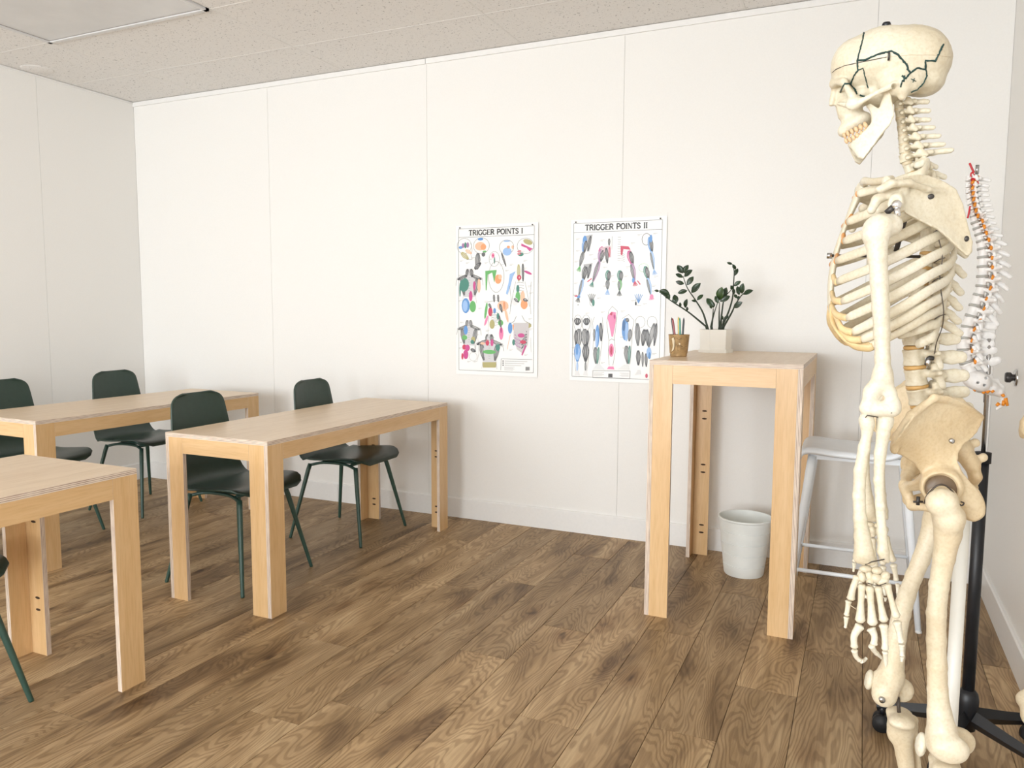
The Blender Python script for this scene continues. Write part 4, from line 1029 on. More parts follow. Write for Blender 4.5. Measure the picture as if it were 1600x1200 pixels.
# ================================================================== THE SKELETON
TH_S = math.radians(6)
O_S = np.array([0.062, 1.53, 0.0])
F_S = np.array([-math.cos(TH_S), -math.sin(TH_S), 0]); L_S = np.array([math.sin(TH_S), -math.cos(TH_S), 0])
def S(px, py, l=0.0):                 # photo point on the skeleton's own sagittal plane number l -> (forward, left, up)
    d = ray(px, py); c = np.array([0, 0, CAM_H])-O_S
    t = (l-c @ L_S)/(d @ L_S); p = c+d*t
    return np.array([p @ F_S, l, p[2]])
sk = thing('anatomical_skeleton', 'life-size ivory anatomical skeleton hanging on a white pole, nearest the camera', 'skeleton', tuple(O_S), math.pi+TH_S)
def bone(name, sd, mat='bone', h=.0025, parent=sk, label=None):
    V, F = sd.mesh(h); o = mesh_obj(name, V, F, mat, parent, True)
    if label: o['label'] = label
    return o
def mirror(o, parent=sk):
    c = bpy.data.objects.new(o.name.split('.')[0], o.data); COL.objects.link(c); c.parent = parent; c.scale = (1, -1, 1); return c
U = .00104                            # metres per photo pixel on the mid plane

# ---- skull
sd = SD()
sd.ell(S(1400, 97), (.081, .066, .054), rotY(-.02))
sd.ell(S(1340, 103), (.0435, .050, .047), rotY(.25), k=.014)
sd.ell(S(1443, 99), (.041, .054, .044), k=.014)
sd.ell(S(1422, 82), (.052, .054, .040), k=.012); sd.ell(S(1378, 84), (.054, .056, .043), k=.010)
sd.ell(S(1408, 130, .042), (.034, .020, .022), k=.015); sd.ell(S(1408, 130, -.042), (.034, .020, .022), k=.015)
sd.ell(S(1446, 132), (.027, .040, .018), k=.014)
sd.ell(S(1378, 148), (.034, .028, .020), k=.014)                                            # skull base
sd.ell(S(1326, 168), (.022, .020, .026), rotY(.1), k=.010)                                  # maxilla
sd.ell(S(1336, 192), (.027, .0235, .0140), rotY(.48), k=.010)
sd.ell(S(1318, 206), (.009, .013, .009), k=.008)
sd.cone(S(1306, 137), S(1299, 163), .0070, .0042, k=.008)                                    # nasal bones
for sg in (1, -1):
    sd.ell(S(1352, 140, sg*.060), (.028, .016, .024), k=.010, sub=True)                      # temple hollow and space under the arch
    sd.ell(S(1370, 154, sg*.056), (.024, .016, .016), k=.006, sub=True)
for sg in (1, -1):
    sd.cone(S(1302, 131, sg*.010), S(1318, 128, sg*.040), .0065, .0065, k=.010)               # brow
    sd.cone(S(1318, 128, sg*.040), S(1331, 150, sg*.050), .0050, .0058, k=.005)               # lateral orbital rim
    sd.ell(S(1335, 161, sg*.046), (.014, .0075, .011), rotY(.4), k=.007)                      # cheek bone
    sd.cone(S(1332, 166, sg*.042), S(1310, 160, sg*.020), .0050, .0045, k=.005)               # lower rim
    sd.cone(S(1338, 162, sg*.050), S(1370, 145, sg*.063), .0058, .0036, k=.003, sq=(1, 1.4, 1))
    sd.cone(S(1370, 145, sg*.063), S(1397, 132, sg*.063), .0036, .0058, k=.003, sq=(1, 1.4, 1))
    sd.cone(S(1412, 128, sg*.056), S(1410, 151, sg*.050), .0105, .006, k=.008)                # mastoid
for sg in (1, -1):
    sd.ell(S(1301, 148, sg*.026), (.022, .0155, .0150), k=.004, sub=True)
    sd.ell(S(1318, 148, sg*.033), (.012, .012, .0115), k=.003, sub=True)
    sd.ell(S(1332, 180, sg*.033), (.016, .0085, .011), k=.006, sub=True)                     # hollow below the cheek
    sd.ell(S(1398, 133, sg*.070), (.0042, .02, .0042), k=.002, sub=True)
sd.ell(S(1296, 178), (.017, .0110, .0130), rotY(.2), k=.003, sub=True)                        # nose opening
sd.ell(S(1424, 156, .02), (.010, .014, .005), k=.003, sub=True)
sd.ell(S(1322, 148), (.016, .0125, .017), k=.004); sd.ell(S(1345, 150), (.020, .030, .016), k=.006)
skull = bone('skull', sd, 'bone', .0017)
# the saw cut and the drawn sutures lie on the bone: curves dropped sideways onto the surface
bv = BVHTree.FromPolygons([v.co.copy() for v in skull.data.vertices], [tuple(p.vertices) for p in skull.data.polygons])
def drop(px, py, off=.0004):
    l = .055
    for _ in range(4):
        p = S(px, py, l); hit_ = bv.ray_cast(Vector((p[0], .12, p[2])), Vector((0, -1, 0)))
        if hit_[0] is None: return None
        l = hit_[0][1]
    p = S(px, py, l); hit_ = bv.ray_cast(Vector((p[0], .12, p[2])), Vector((0, -1, 0)))
    if hit_[0] is None: return None
    return np.array(hit_[0])+np.array(hit_[1])*off
def sut(name, zpts, r, mat, ox=1290, oy=40, sc=5.4545, sub=5, jit=.9):
    P = []; q = [(ox+x/sc, oy+y/sc) for x, y in zpts]
    rnd = random.Random(len(zpts)*7+int(q[0][0]))
    for (a, b_) in zip(q[:-1], q[1:]):
        for i in range(sub):
            t = i/sub; P.append(drop(a[0]+(b_[0]-a[0])*t+rnd.uniform(-jit, jit)*.5, a[1]+(b_[1]-a[1])*t+rnd.uniform(-jit, jit)*.5))
    P.append(drop(*q[-1])); P = [p for p in P if p is not None]
    if len(P) < 2: return
    return MB().tube(P, [r*rnd.uniform(.7, 1.2) for _ in P], 6).out(name, mat, skull)
for zp, r in (([(328, 62), (320, 110), (302, 170), (285, 240), (270, 298)], .0010),
              ([(270, 298), (340, 290), (420, 255), (500, 230), (560, 218), (620, 250), (660, 300), (690, 330), (700, 370), (722, 405)], .0012),
              ([(270, 298), (275, 380), (240, 430), (215, 495)], .0010),
              ([(145, 520), (165, 495), (215, 498), (250, 540), (268, 585)], .0011),
              ([(275, 380), (318, 362), (335, 430), (350, 490), (362, 535)], .0007),
              ([(722, 405), (780, 362), (855, 372)], .0011),
              ([(855, 372), (850, 298), (935, 302), (965, 240), (985, 190), (1005, 160)], .0012),
              ([(855, 372), (862, 430), (835, 490), (780, 545), (728, 568)], .0010),
              ([(722, 405), (690, 440), (655, 470), (640, 525)], .0010),
              ([(650, 430), (690, 455)], .0012), ([(672, 428), (665, 480)], .0010), ([(725, 455), (770, 475)], .0006), ([(755, 450), (742, 485)], .0006),
              ([(290, 588), (330, 606)], .0011)):
    sut('suture_line', zp, r*1.35, 'suture_ink')
sut('saw_cut', [(40, 410), (90, 372), (160, 342), (250, 322), (400, 292), (520, 268)], .0007, 'wire', jit=.2)
sut('saw_cut', [(520, 268), (700, 250), (900, 250), (1060, 268)], .00035, 'bone_leg', jit=.1)
p = drop(1290+538/5.4545, 40+262/5.4545); MB().tube([p+np.array([0, .002, .006]), p+np.array([0, .003, 0]), p+np.array([0, .001, -.007])], .0018, 8).out('skull_clasp', 'dark_metal', skull)
p = S(1385, 41); MB().lathe([(.0005, .006), (.006, .006), (.0075, .002), (.0045, -.004), (.0005, -.012)], 12, tuple(p)).out('top_nut', 'black_metal', skull)

# ---- lower jaw
poly = [(1382,137),(1391,139),(1395,160),(1398,180),(1392,193),(1376,213),(1360,234),(1349,249),(1340,247),(1333,236),(1324,226),(1337,215),(1352,203),(1362,190),(1360,174),(1353,165),(1360,161),(1373,170),(1380,152)]
ac = S(1330, 236)[0]; ab = S(1392, 185)[0]
def lj(a): return .046*np.clip((ac+.004-a)/(ac-ab), 0.002, 1.2)**.55
def jl(px): a = S(px, 200)[0]; return float(lj(a))
pol = [S(x, y, jl(x))[[0, 2]] for x, y in poly]
sd = SD(); sd.plate(pol, lambda a, z: lj(a), .0048, rnd=.003)
sd.ell(S(1386, 140, .046), (.006, .010, .005), k=.004)
V1, F1 = sd.mesh(.0017)
sd2 = SD(); sd2.ell(S(1341, 235), (.010, .016, .011), k=.01); V2, F2 = sd2.mesh(.0017)
mb = MB(); mb.add(V1, F1); Vm = V1*np.array([1, -1, 1]); mb.add(Vm, F1[:, ::-1]); mb.add(V2, F2)
mb.out('lower_jaw', 'bone', sk)
# ---- teeth
def teeth(name, x0, y0, x1, y1, n, hgt, up):
    mb = MB(); a0 = S(x0, y0); 
    for sg in (1, -1):
        for i in range(n):
            t = (i+.35)/n; l = .006+.021*min(1, (i+.4)/n*1.1)**.65
            px = x0+(x1-x0)*(t**1.15); py = y0+(y1-y0)*(t**1.15); c = S(px, py, sg*l)
            mb.ell(c, (.0033 if i < 3 else .0038, .0036, hgt), 10, 6, rotY(.45))
    o = mb.out(name, 'tooth', sk); o['kind'] = 'stuff'; return o
teeth('upper_teeth', 1318, 212, 1357, 193, 6, .0060, 1); teeth('lower_teeth', 1321, 221, 1358, 203, 6, .0056, -1)

# ---- vertebrae
def vertebra_sd(kind, sc=1.0):
    sd = SD(); rx, ry, hh = dict(c=(.0085, .0115, .0075), t=(.0135, .0150, .0110), l=(.0175, .0225, .0138))[kind]
    def body(P):
        x, y, z = P[:, 0], P[:, 1], P[:, 2]; w = 1-.13*(1-np.clip(np.abs(z)/hh, 0, 1)**2)
        rr = np.sqrt((x/rx)**2+(y/ry)**2); d = (rr-w)*min(rx, ry); e = np.abs(z)-hh
        r_ = .0015; d, e = d+r_, e+r_
        return np.minimum(np.maximum(d, e), 0)+np.sqrt(np.maximum(d, 0)**2+np.maximum(e, 0)**2)-r_
    sd.ops.append((False, body, .003)); sd._b((0, 0, 0), (rx+.002, ry+.002, hh+.002))
    g = rx/.0175
    for s_ in (1, -1):
        if kind == 'c':
            sd.chain([(-.005, s_*.010, 0), (-.014, s_*.015, -.001), (-.024, s_*.010, -.002), (-.029, 0, -.003)], [.004, .0045, .004, .004], k=.003)
            sd.cone((-.002, s_*.012, 0), (.001, s_*.024, -.004), .004, .0035, k=.003)
            sd.cone((-.014, s_*.0165, .004), (-.018, s_*.0165, -.006), .0042, .0040, k=.002)
        elif kind == 't':
            sd.chain([(-.010, s_*.010, .004), (-.022, s_*.012, .003), (-.031, s_*.006, .001), (-.034, 0, 0)], [.0048, .0052, .0052, .005], k=.003)
            sd.cone((-.022, s_*.012, .004), (-.036, s_*.032, .008), .0055, .0058, k=.004)
            sd.cone((-.022, s_*.013, .014), (-.027, s_*.012, -.013), .004, .0045, k=.003)
        else:
            sd.chain([(-.013, s_*.013, .006), (-.026, s_*.014, .003), (-.036, s_*.008, -.002), (-.041, 0, -.003)], [.0058, .0062, .006, .006], k=.004)
            sd.cone((-.022, s_*.016, .004), (-.028, s_*.042, .006), .0055, .0045, k=.005)
            sd.cone((-.026, s_*.015, .017), (-.034, s_*.014, -.019), .0058, .0060, k=.004)
    if kind == 'c': sd.chain([(-.028, 0, -.002), (-.040, 0, -.005), (-.047, 0, -.007)], [.0045, .0042, .0048], k=.004)
    elif kind == 't': sd.chain([(-.034, 0, .002), (-.050, 0, -.008), (-.062, 0, -.018)], [.0075, .0062, .0062], k=.004, sq=(1, 1.5, 1))
    else:
        sd.chain([(-.038, 0, -.003), (-.054, 0, -.005), (-.066, 0, -.006)], [.0105, .0115, .0105], k=.005, sq=(1, 1.9, 1))
    return sd
VM = {}
for kd, h_ in (('c', .0014), ('t', .0017), ('l', .0018)):
    V, F = vertebra_sd(kd).mesh(h_)
    for mt in ('bone', 'white_bone'):
        hid = mesh_obj('vertebra', V, F, mt, None, True); VM[kd, mt] = hid.data; bpy.data.objects.remove(hid)
def vert(kind, mat, parent, loc, ang, sc=(1, 1, 1)):
    o = bpy.data.objects.new('vertebra', VM[kind, mat]); COL.objects.link(o); o.parent = parent
    o.location = loc; o.rotation_euler = (0, ang, 0); o.scale = sc; return o
SPN = [('c', 1404, 164), ('c', 1406, 178), ('c', 1408, 192), ('c', 1410, 205), ('c', 1412, 219), ('c', 1414, 233), ('c', 1416, 247),
       ('t', 1420, 263), ('t', 1427, 281), ('t', 1434, 300), ('t', 1441, 320), ('t', 1446, 341), ('t', 1449, 363), ('t', 1450, 385), ('t', 1447, 408), ('t', 1441, 431), ('t', 1435, 455), ('t', 1430, 479), ('t', 1427, 503),
       ('l', 1427, 528), ('l', 1428, 558), ('l', 1431, 589), ('l', 1435, 619), ('l', 1443, 647)]
SPP = [S(x, y) for _, x, y in SPN]
for i, (kd, x, y) in enumerate(SPN):
    a, b_ = SPP[max(i-1, 0)], SPP[min(i+1, len(SPP)-1)]; tn = (a-b_); ang = math.atan2(tn[0], tn[2])
    tilt = {'c': -.12, 't': 0.0, 'l': -.10}[kd]
    L_ = np.linalg.norm(tn)/(2 if 0 < i < len(SPP)-1 else 1)
    hz = dict(c=.0175, t=.026, l=.0335)[kd]; s_ = min(1.25, L_/hz); sx = s_ if kd != 'c' else s_*(1.0+.10*(i-2)*(i > 2))
    g = 1.0 if kd != 't' else .80+.25*(i-7)/11
    vert(kd, 'bone', sk, SPP[i], ang, (sx*g*1.05, s_*g*1.05, s_*.98))
    if i < len(SPP)-1:
        c = (SPP[i]+SPP[i+1])/2; d = SPP[i]-SPP[i+1]; an = math.atan2(d[0], d[2]); r_ = dict(c=.0085, t=.0128*g, l=.0172)[kd]*s_
        mb = MB(); mb.lathe([(.0005, .0035), (r_*.95, .0035), (r_*1.04, .0012), (r_*1.04, -.0012), (r_*.95, -.0035), (.0005, -.0035)], 20)
        mb.v = [(x_, y_*1.25, z_) for x_, y_, z_ in mb.v]
        dk = mb.out('disc', 'disc_tan' if i > 6 else 'bone_leg', sk, True, tuple(c)); dk.rotation_euler = (0, an, 0)

# ---- ribs, cartilage, breastbone
ANG = [(1441,270),(1455,290),(1467,310),(1476,333),(1483,357),(1487,383),(1488,408),(1485,432),(1480,456),(1473,480),(1466,503),(1459,524)]
ANT = [(1340,303),(1324,347),(1318,377),(1306,408),(1308,440),(1315,471),(1323,497),(1332,519),(1346,531),(1360,540),(1402,524),(1432,538)]
WID = [.055,.085,.105,.120,.130,.135,.138,.138,.132,.122,.100,.075]
LAN = [.030,.040,.048,.056,.066,.078,.090,.100,.106,.108,.095,.065]
for i in range(12):
    b = SPP[7+i]; g = .8+.25*i/11
    axy = ANG[i]; nxy = ANT[i]
    P = [b+np.array([-.008*g, .016*g, .002]), b+np.array([-.030*g, .034*g, .004]), S(*axy, .062+.012*min(i, 4)/4)]
    for t in ((.22, .93), (.45, 1.0), (.70, .93)) if i < 11 else ((.4, 1.0), (.7, 1.0)):
        u, w_ = t; sag = 5.0*math.sin(math.pi*u)*(1 if 1 < i < 9 else .3)
        P.append(S(axy[0]+(nxy[0]-axy[0])*u, axy[1]+(nxy[1]-axy[1])*u+sag, WID[i]*w_))
    P.append(S(*nxy, LAN[i])); P = catmull(P, 6); n = len(P)
    hw = .0076
    rad = [hw*(.75+.25*min(1, q/(n*.25))+.10*math.sin(math.pi*q/n)) for q in range(n)]; rad[-1] *= .75; rad[0] *= .8
    for sg in (1, -1):
        mb = MB().tube([p*np.array([1, sg, 1]) for p in P], rad, 12, ratio=.52, up=(0, .0, 1))
        mb.out('rib', 'bone', sk)
stn = catmull([S(1352, 283), S(1338, 312), S(1322, 350), S(1307, 394), S(1299, 437), S(1298, 478), S(1301, 500)], 5)
n = len(stn); wd = [.026, .026, .022, .016, .015, .017, .019, .019, .018, .012, .006]
mb = MB(); mb.tube(stn, [float(np.interp(i/(n-1), np.linspace(0, 1, len(wd)), wd)) for i in range(n)], 14, ratio=.30, up=(0, 1, 0))
mb.out('breastbone', 'bone', sk)
SJ = [(1346,300),(1331,338),(1318,368),(1308,400),(1302,432),(1300,458),(1299,478)]
for i in range(10):
    nxy = ANT[i]
    if i < 7:
        j = S(*SJ[i], .016); q = S((nxy[0]+SJ[i][0])/2-(0 if i < 5 else 4), (nxy[1]+SJ[i][1])/2+(4 if i > 3 else 1), LAN[i]*.62)
        P = [S(*nxy, LAN[i])+0, q, j]
    else:
        tgt = [(1306, 494), (1313, 513), (1322, 526)][i-7]
        P = [S(*nxy, LAN[i]), S((nxy[0]+tgt[0])/2-3, (nxy[1]+tgt[1])/2+7, LAN[i]*.85), S(*tgt, [.045, .062, .078][i-7])]
        if i == 7: P.append(S(1299, 478, .022))
    P = catmull(P, 6); r_ = .0062 if i > 3 else .0056
    for sg in (1, -1):
        MB().tube([p*np.array([1, sg, 1]) for p in P], r_, 10, ratio=.7, up=(0, 0, 1)).out('rib_cartilage', 'orange_cartilage' if i < 4 else 'cartilage', sk)
# costal margin web
P = catmull([S(1300, 470, .020), S(1302, 500, .040), S(1313, 522, .065), S(1330, 539, .088), S(1352, 544, .106), S(1364, 541, .110)], 6)
for sg in (1, -1):
    MB().tube([p*np.array([1, sg, 1]) for p in P], [.003+.0065*min(1, i/8)-.003*i/len(P) for i in range(len(P))], 10, ratio=.45, up=(1, 0, 1)).out('rib_cartilage', 'cartilage', sk)

# ---- shoulder blades and collar bones
sc_poly = [(1408,278),(1430,273),(1450,274),(1475,284),(1493,296),(1504,320),(1511,351),(1519,378),(1518,394),(1511,401),(1500,392),(1488,380),(1466,360),(1434,344),(1415,334),(1408,322),(1406,306)]
def lsc(px): return .158-.062*np.clip((px-1400)/110.0, 0, 1.1)
pol = [S(x, y, float(lsc(x)))[[0, 2]] for x, y in sc_poly]
cp = [(*S(x, y, float(lsc(x)))[[0, 2]], float(lsc(x))) for x in (1400, 1430, 1460, 1490, 1515) for y in (280, 330, 380)]
lf = idw(cp)
sd = SD(); sd.plate(pol, lf, lambda x, z, d: np.clip(.0022+.0045*np.exp(-np.abs(d)/.007), 0, .008), rnd=.002)
sd.chain([S(1488, 303, .100), S(1450, 296, .138), S(1420, 286, .163), S(1392, 287, .176), S(1376, 296, .178)], [.0035, .0055, .007, .008, .008], k=.008, sq=(1, 1, 1.3))
sd.ell(S(1400, 318, .160), (.012, .010, .017), k=.008)
sd.chain([S(1410, 300, .150), S(1388, 302, .150), S(1370, 312, .150), S(1362, 328, .152)], [.008, .008, .0075, .007], k=.007)
sd.ell(S(1396, 318, .170), (.010, .007, .015), k=.004, sub=True)
scap = bone('shoulder_blade', sd, 'bone', .0021); scr = mirror(scap)
for (x, y) in ((1453, 307), (1510, 373)):
    p = S(x, y, .10); h_ = BVHTree.FromPolygons([v.co.copy() for v in scap.data.vertices], [tuple(q.vertices) for q in scap.data.polygons]).ray_cast(Vector((p[0], .3, p[2])), Vector((0, -1, 0)))
    l = h_[0][1] if h_[0] else .1; p = S(x, y, l)
    MB().ell(p, (.0065 if x < 1500 else .004, .003, .0048), 12, 6).out('hole_plug', 'dark_metal', scap)
for sg in (1, -1):
    P = catmull([S(1350, 285, .024), S(1352, 283, .060), S(1366, 284, .100), S(1392, 281, .140), S(1384, 284, .168)], 5)
    n = len(P); MB().tube([p*np.array([1, sg, 1]) for p in P], [.0085-.0025*math.sin(math.pi*i/(n-1)) for i in range(n)], 12, ratio=.8).out('collar_bone', 'bone', sk)
# shoulder hardware
hw_ = thing  # (parts only)
def screw_set(pts, r, name, mat): 
    return MB().tube(pts, r, 10).out(name, mat, sk)
MB().ell(S(1401, 320, .186), (.0075, .006, .0075), 14, 8).out('shoulder_joint_ball', 'chrome', sk)
screw_set([S(1401, 326, .188), S(1403, 338, .188)], .0045, 'shoulder_link', 'chrome'); MB().ell(S(1396, 348, .190), (.006, .004, .005), 12, 8).out('shoulder_joint_ball', 'chrome', sk)
screw_set([S(1397, 322, .184), S(1385, 333, .180)], .0048, 'shoulder_link', 'dark_metal')

# ---- arms
LA = .195
def A_(x, y, l=LA): return S(x, y, l)
sd = SD()
sd.ell(A_(1374, 352), (.0195, .020, .018)); sd.ell(A_(1392, 352, LA-.012), (.017, .018, .017), k=.01); sd.ell(A_(1358, 362), (.010, .014, .016), k=.008)
sd.chain([A_(1370, 372), A_(1371, 400), A_(1374, 440), A_(1376, 480), A_(1378, 520), A_(1379, 560), A_(1379, 590)], [.0178, .0138, .0128, .0126, .0116, .0110, .0125], k=.01)
sd.chain([A_(1379, 585), A_(1360, 622), A_(1354, 636)], [.0125, .010, .010], k=.008, sq=(1, 1.15, 1)); sd.chain([A_(1379, 585), A_(1391, 615), A_(1397, 628)], [.012, .009, .008], k=.008, sq=(1, 1.15, 1))
sd.cone(A_(1358, 640), A_(1394, 638), .0115, .0135, k=.007); sd.ell(A_(1362, 612, LA), (.012, .008, .013), k=.008)
sd.ell(A_(1381, 622, LA+.014), (.010, .008, .011), k=.005, sub=True)
sd.cone(A_(1374, 660, LA+.02), A_(1374, 660, LA-.03), .0050, .0050, k=.006, sub=True)
hum = bone('upper_arm_bone', sd, 'bone', .0022)
sd = SD()   # radius
sd.cone(A_(1354, 655), A_(1355, 663), .0112, .0108); sd.chain([A_(1355, 660), A_(1355, 676), A_(1350, 700), A_(1344, 735), A_(1342, 775), A_(1344, 810), A_(1347, 838), A_(1350, 862)], [.0095, .0075, .0088, .0092, .0092, .0100, .0120, .0150], k=.005)
sd.cone(A_(1343, 872), A_(1361, 876), .0090, .0080, k=.008)
rad_ = bone('forearm_bone', sd, 'bone', .0020)
sd = SD()   # ulna
sd.cone(A_(1384, 641, LA-.012), A_(1383, 662, LA-.010), .0085, .0115); sd.chain([A_(1383, 655, LA-.010), A_(1380, 678), A_(1375, 710), A_(1373, 750), A_(1375, 790), A_(1378, 830), A_(1380, 862), A_(1382, 872)], [.0120, .0095, .0085, .0078, .0070, .0070, .0085, .0065], k=.006)
sd.cone(A_(1385, 868), A_(1387, 877), .0045, .003, k=.003)
uln = bone('forearm_bone', sd, 'bone', .0020)
def hand_bones():
    H = []
    def q(x, y, l=LA): return A_(1300+x/5.714, 850+y/5.714, l)
    for (x, y, rx, rz) in ((300, 222, .0095, .0058), (400, 235, .0085, .0060), (268, 295, .0060, .0085), (335, 285, .0062, .0105), (395, 305, .0090, .0080), (450, 330, .0100, .0072), (475, 285, .0072, .0080), (340, 335, .0060, .0060)):
        H.append(('wrist_bone', MB().ell(q(x, y, LA+random.uniform(-.002, .002)), (rx*1.02, .0075, rz), 12, 8, rotY(random.uniform(-.4, .4)))))
    def seg(nm, pts, r0, rm, r1, l0=LA, l1=None):
        l1 = l0 if l1 is None else l1; m_ = len(pts); P = catmull([q(x, y, l0+(l1-l0)*i/(m_-1)) for i, (x, y) in enumerate(pts)], 8)
        n = len(P); R_ = []
        for i in range(n):
            t = i/(n-1); R_.append(float(np.interp(t, [0, .06, .18, .5, .82, .94, 1], [r0*.7, r0, r0*.8, rm, r1*.82, r1, r1*.6])))
        H.append((nm, MB().tube(P, R_, 12)))
    seg('palm_bone', [(228, 285), (185, 400), (165, 500)], .0062, .0050, .0068, LA, LA+.004)
    seg('finger_bone', [(148, 505), (140, 570), (128, 640)], .0052, .0038, .0045); seg('finger_bone', [(128, 650), (125, 700), (118, 750)], .0045, .0030, .0026)
    seg('palm_bone', [(268, 358), (258, 520), (250, 700)], .0068, .0048, .0080, LA, LA+.006)
    seg('palm_bone', [(335, 375), (348, 540), (362, 725)], .0070, .0050, .0082, LA, LA+.006)
    seg('palm_bone', [(412, 378), (435, 540), (465, 695)], .0064, .0045, .0072, LA, LA+.006)
    seg('palm_bone', [(490, 355), (530, 500), (578, 660)], .0062, .0042, .0068, LA, LA+.004)
    seg('finger_bone', [(255, 722), (198, 820), (200, 930)], .0078, .0054, .0062, LA+.006, LA+.010); seg('finger_bone', [(198, 945), (215, 1005), (250, 1042)], .0055, .0038, .0042, LA+.01, LA+.004); seg('finger_bone', [(256, 1046), (285, 1040), (308, 1018)], .0042, .0030, .0028, LA+.004, LA-.006)
    seg('finger_bone', [(345, 750), (378, 820), (372, 905)], .0078, .0050, .0060, LA+.006, LA+.012); seg('finger_bone', [(350, 905), (375, 950), (400, 978)], .0055, .0040, .0042, LA+.012, LA+.002); seg('finger_bone', [(398, 975), (425, 1000), (443, 1018)], .0040, .0028, .0026, LA, LA-.008)
    seg('finger_bone', [(458, 715), (472, 830), (473, 950)], .0072, .0050, .0058, LA+.006, LA+.010); seg('finger_bone', [(474, 960), (478, 1010), (480, 1045)], .0050, .0036, .0038, LA+.010, LA+.004); seg('finger_bone', [(480, 1048), (482, 1070), (478, 1092)], .0036, .0026, .0020)
    seg('finger_bone', [(578, 688), (600, 790), (615, 885)], .0072, .0046, .0056, LA+.004, LA+.006); seg('finger_bone', [(620, 895), (622, 950), (624, 1000)], .0050, .0036, .0042); seg('finger_bone', [(624, 1005), (623, 1030), (622, 1050)], .0036, .0026, .0024)
    return H
near_arm = [hum, rad_, uln]
for nm, mb in hand_bones(): near_arm.append(mb.out(nm, 'bone', sk))
for o in near_arm:
    c = bpy.data.objects.new(o.name.split('.')[0], o.data); COL.objects.link(c); c.parent = sk; c.scale = (1, -1, 1); c.location = (-.048, .020, -.022)
MB().tube([S(1350, 655, LA+.008), S(1355, 649, LA+.012), S(1372, 652, LA+.010)], .0010, 6).out('joint_wire', 'wire', sk)
MB().tube([S(1385, 645, LA+.008), S(1394, 645, LA+.012)], .0010, 6).out('joint_wire', 'wire', sk)
MB().tube([S(1352, 882, LA+.006), S(1362, 878, LA+.010), S(1382, 874, LA+.008)], .0010, 6).out('joint_wire', 'wire', sk)
MB().tube([S(1355, 911, LA+.010), S(1364, 914, LA+.012), S(1374, 915, LA+.012), S(1385, 911, LA+.010)], .0007, 6).out('joint_wire', 'wire', sk)
MB().tube([S(1329, 946, LA+.008), S(1338, 952, LA+.006)], .0006, 6).out('joint_wire', 'bone_leg', sk)

# ---- spine wires looped through the ribs
P = [S(1458, 352, .085), S(1463, 370, .090), S(1470, 402, .095), S(1466, 430, .095), S(1468, 455, .092), S(1472, 485, .088), S(1470, 510, .07), S(1461, 535, .05), S(1458, 553, .03)]
P = [p+np.array([0, .012, 0]) for p in P]; P = catmull(P, 5)
MB().tube(P, .00085, 6).out('rib_wire', 'wire', sk)
for (x, y, l) in ((1463, 361, .1), (1467, 406, .105), (1464, 436, .105), (1462, 462, .10), (1468, 494, .095), (1394, 514, .11), (1412, 514, .10)):
    MB().tube(catmull([S(x-8, y+5, l), S(x, y, l+.004), S(x+9, y-3, l)], 4), .0009, 6).out('rib_wire', 'wire', sk)
# rods through the chest
MB().tube([S(1294, 399.5, .012), S(1440, 401, .004)], .0026, 10).out('chest_rod', 'dark_metal', sk)
MB().tube([S(1292, 399.5, .012), S(1300, 399.6, .012)], .0050, 6).out('rod_nut', 'steel', sk)
MB().tube([S(1413, 346, .03), S(1400, 393, .03)], .0042, 8).out('spine_rod', 'dark_metal', sk)
for (x, y) in ((1453, 533), (1453, 563)):
    MB().tube(catmull([S(x-5, y+7, .030), S(x-2, y-3, .034), S(x+5, y-3, .032)], 4), .0040, 10).out('spine_fitting', 'dark_metal', sk)
    MB().ell(S(x-3, y+3, .036), (.0035, .0025, .0060), 10, 8).out('spine_fitting', 'chrome', sk)

# ---- pelvis
hp = [(1396,708,.125),(1393,696,.128),(1400,682,.130),(1412,664,.134),(1425,648,.136),(1441,632,.136),(1460,620,.130),(1482,619,.115),(1503,628,.090),(1520,638,.068),(1534,652,.050),(1532,664,.048),(1526,675,.048),(1516,684,.052),(1502,694,.062),(1495,706,.072),(1494,720,.078),(1502,736,.078),(1514,752,.070),(1527,765,.070),(1535,782,.075),(1534,800,.078),(1520,811,.080),(1503,804,.082),(1497,792,.085),(1494,778,.090),(1470,770,.095),(1448,770,.085),(1432,764,.050),(1420,768,.020),(1412,762,.010),(1414,752,.012),(1425,746,.030),(1438,738,.070),(1428,724,.100),(1412,714,.118)]
pol = [S(x, y, l)[[0, 2]] for x, y, l in hp]
cp = [(*S(x, y, l)[[0, 2]], l) for x, y, l in hp]+[(*S(x, y, l)[[0, 2]], l) for x, y, l in ((1450, 660, .118), (1480, 655, .098), (1440, 690, .108), (1470, 690, .092), (1465, 725, .090), (1505, 655, .072), (1470, 745, .092), (1515, 790, .078), (1425, 690, .122))]
lf = idw(cp, 3)
def pth(x, z, d): return np.clip(.0035+.0075*np.exp(-np.abs(d)/.007), 0, .011)
sd = SD(); sd.plate(pol, lf, pth, rnd=.003)
sd.chain([S(1398, 704, .126), S(1400, 682, .130), S(1424, 648, .137), S(1460, 621, .131), S(1500, 628, .092), S(1530, 652, .052)], [.0060, .0058, .0065, .0058, .0062, .0070], k=.008)
sd.ell(S(1471, 760, .098), (.033, .020, .031), k=.012); sd.ell(S(1518, 788, .082), (.018, .015, .026), rotY(.3), k=.014)
sd.chain([S(1455, 752, .085), S(1432, 758, .040), S(1417, 760, .012)], [.013, .008, .009], k=.01)
sd.cone(S(1512, 800, .078), S(1425, 790, .020), .009, .007, k=.01); sd.cone(S(1425, 790, .018), S(1416, 766, .010), .008, .009, k=.008)
sd.ell(S(1472, 766, .122), (.0290, .030, .0275), k=.003, sub=True)
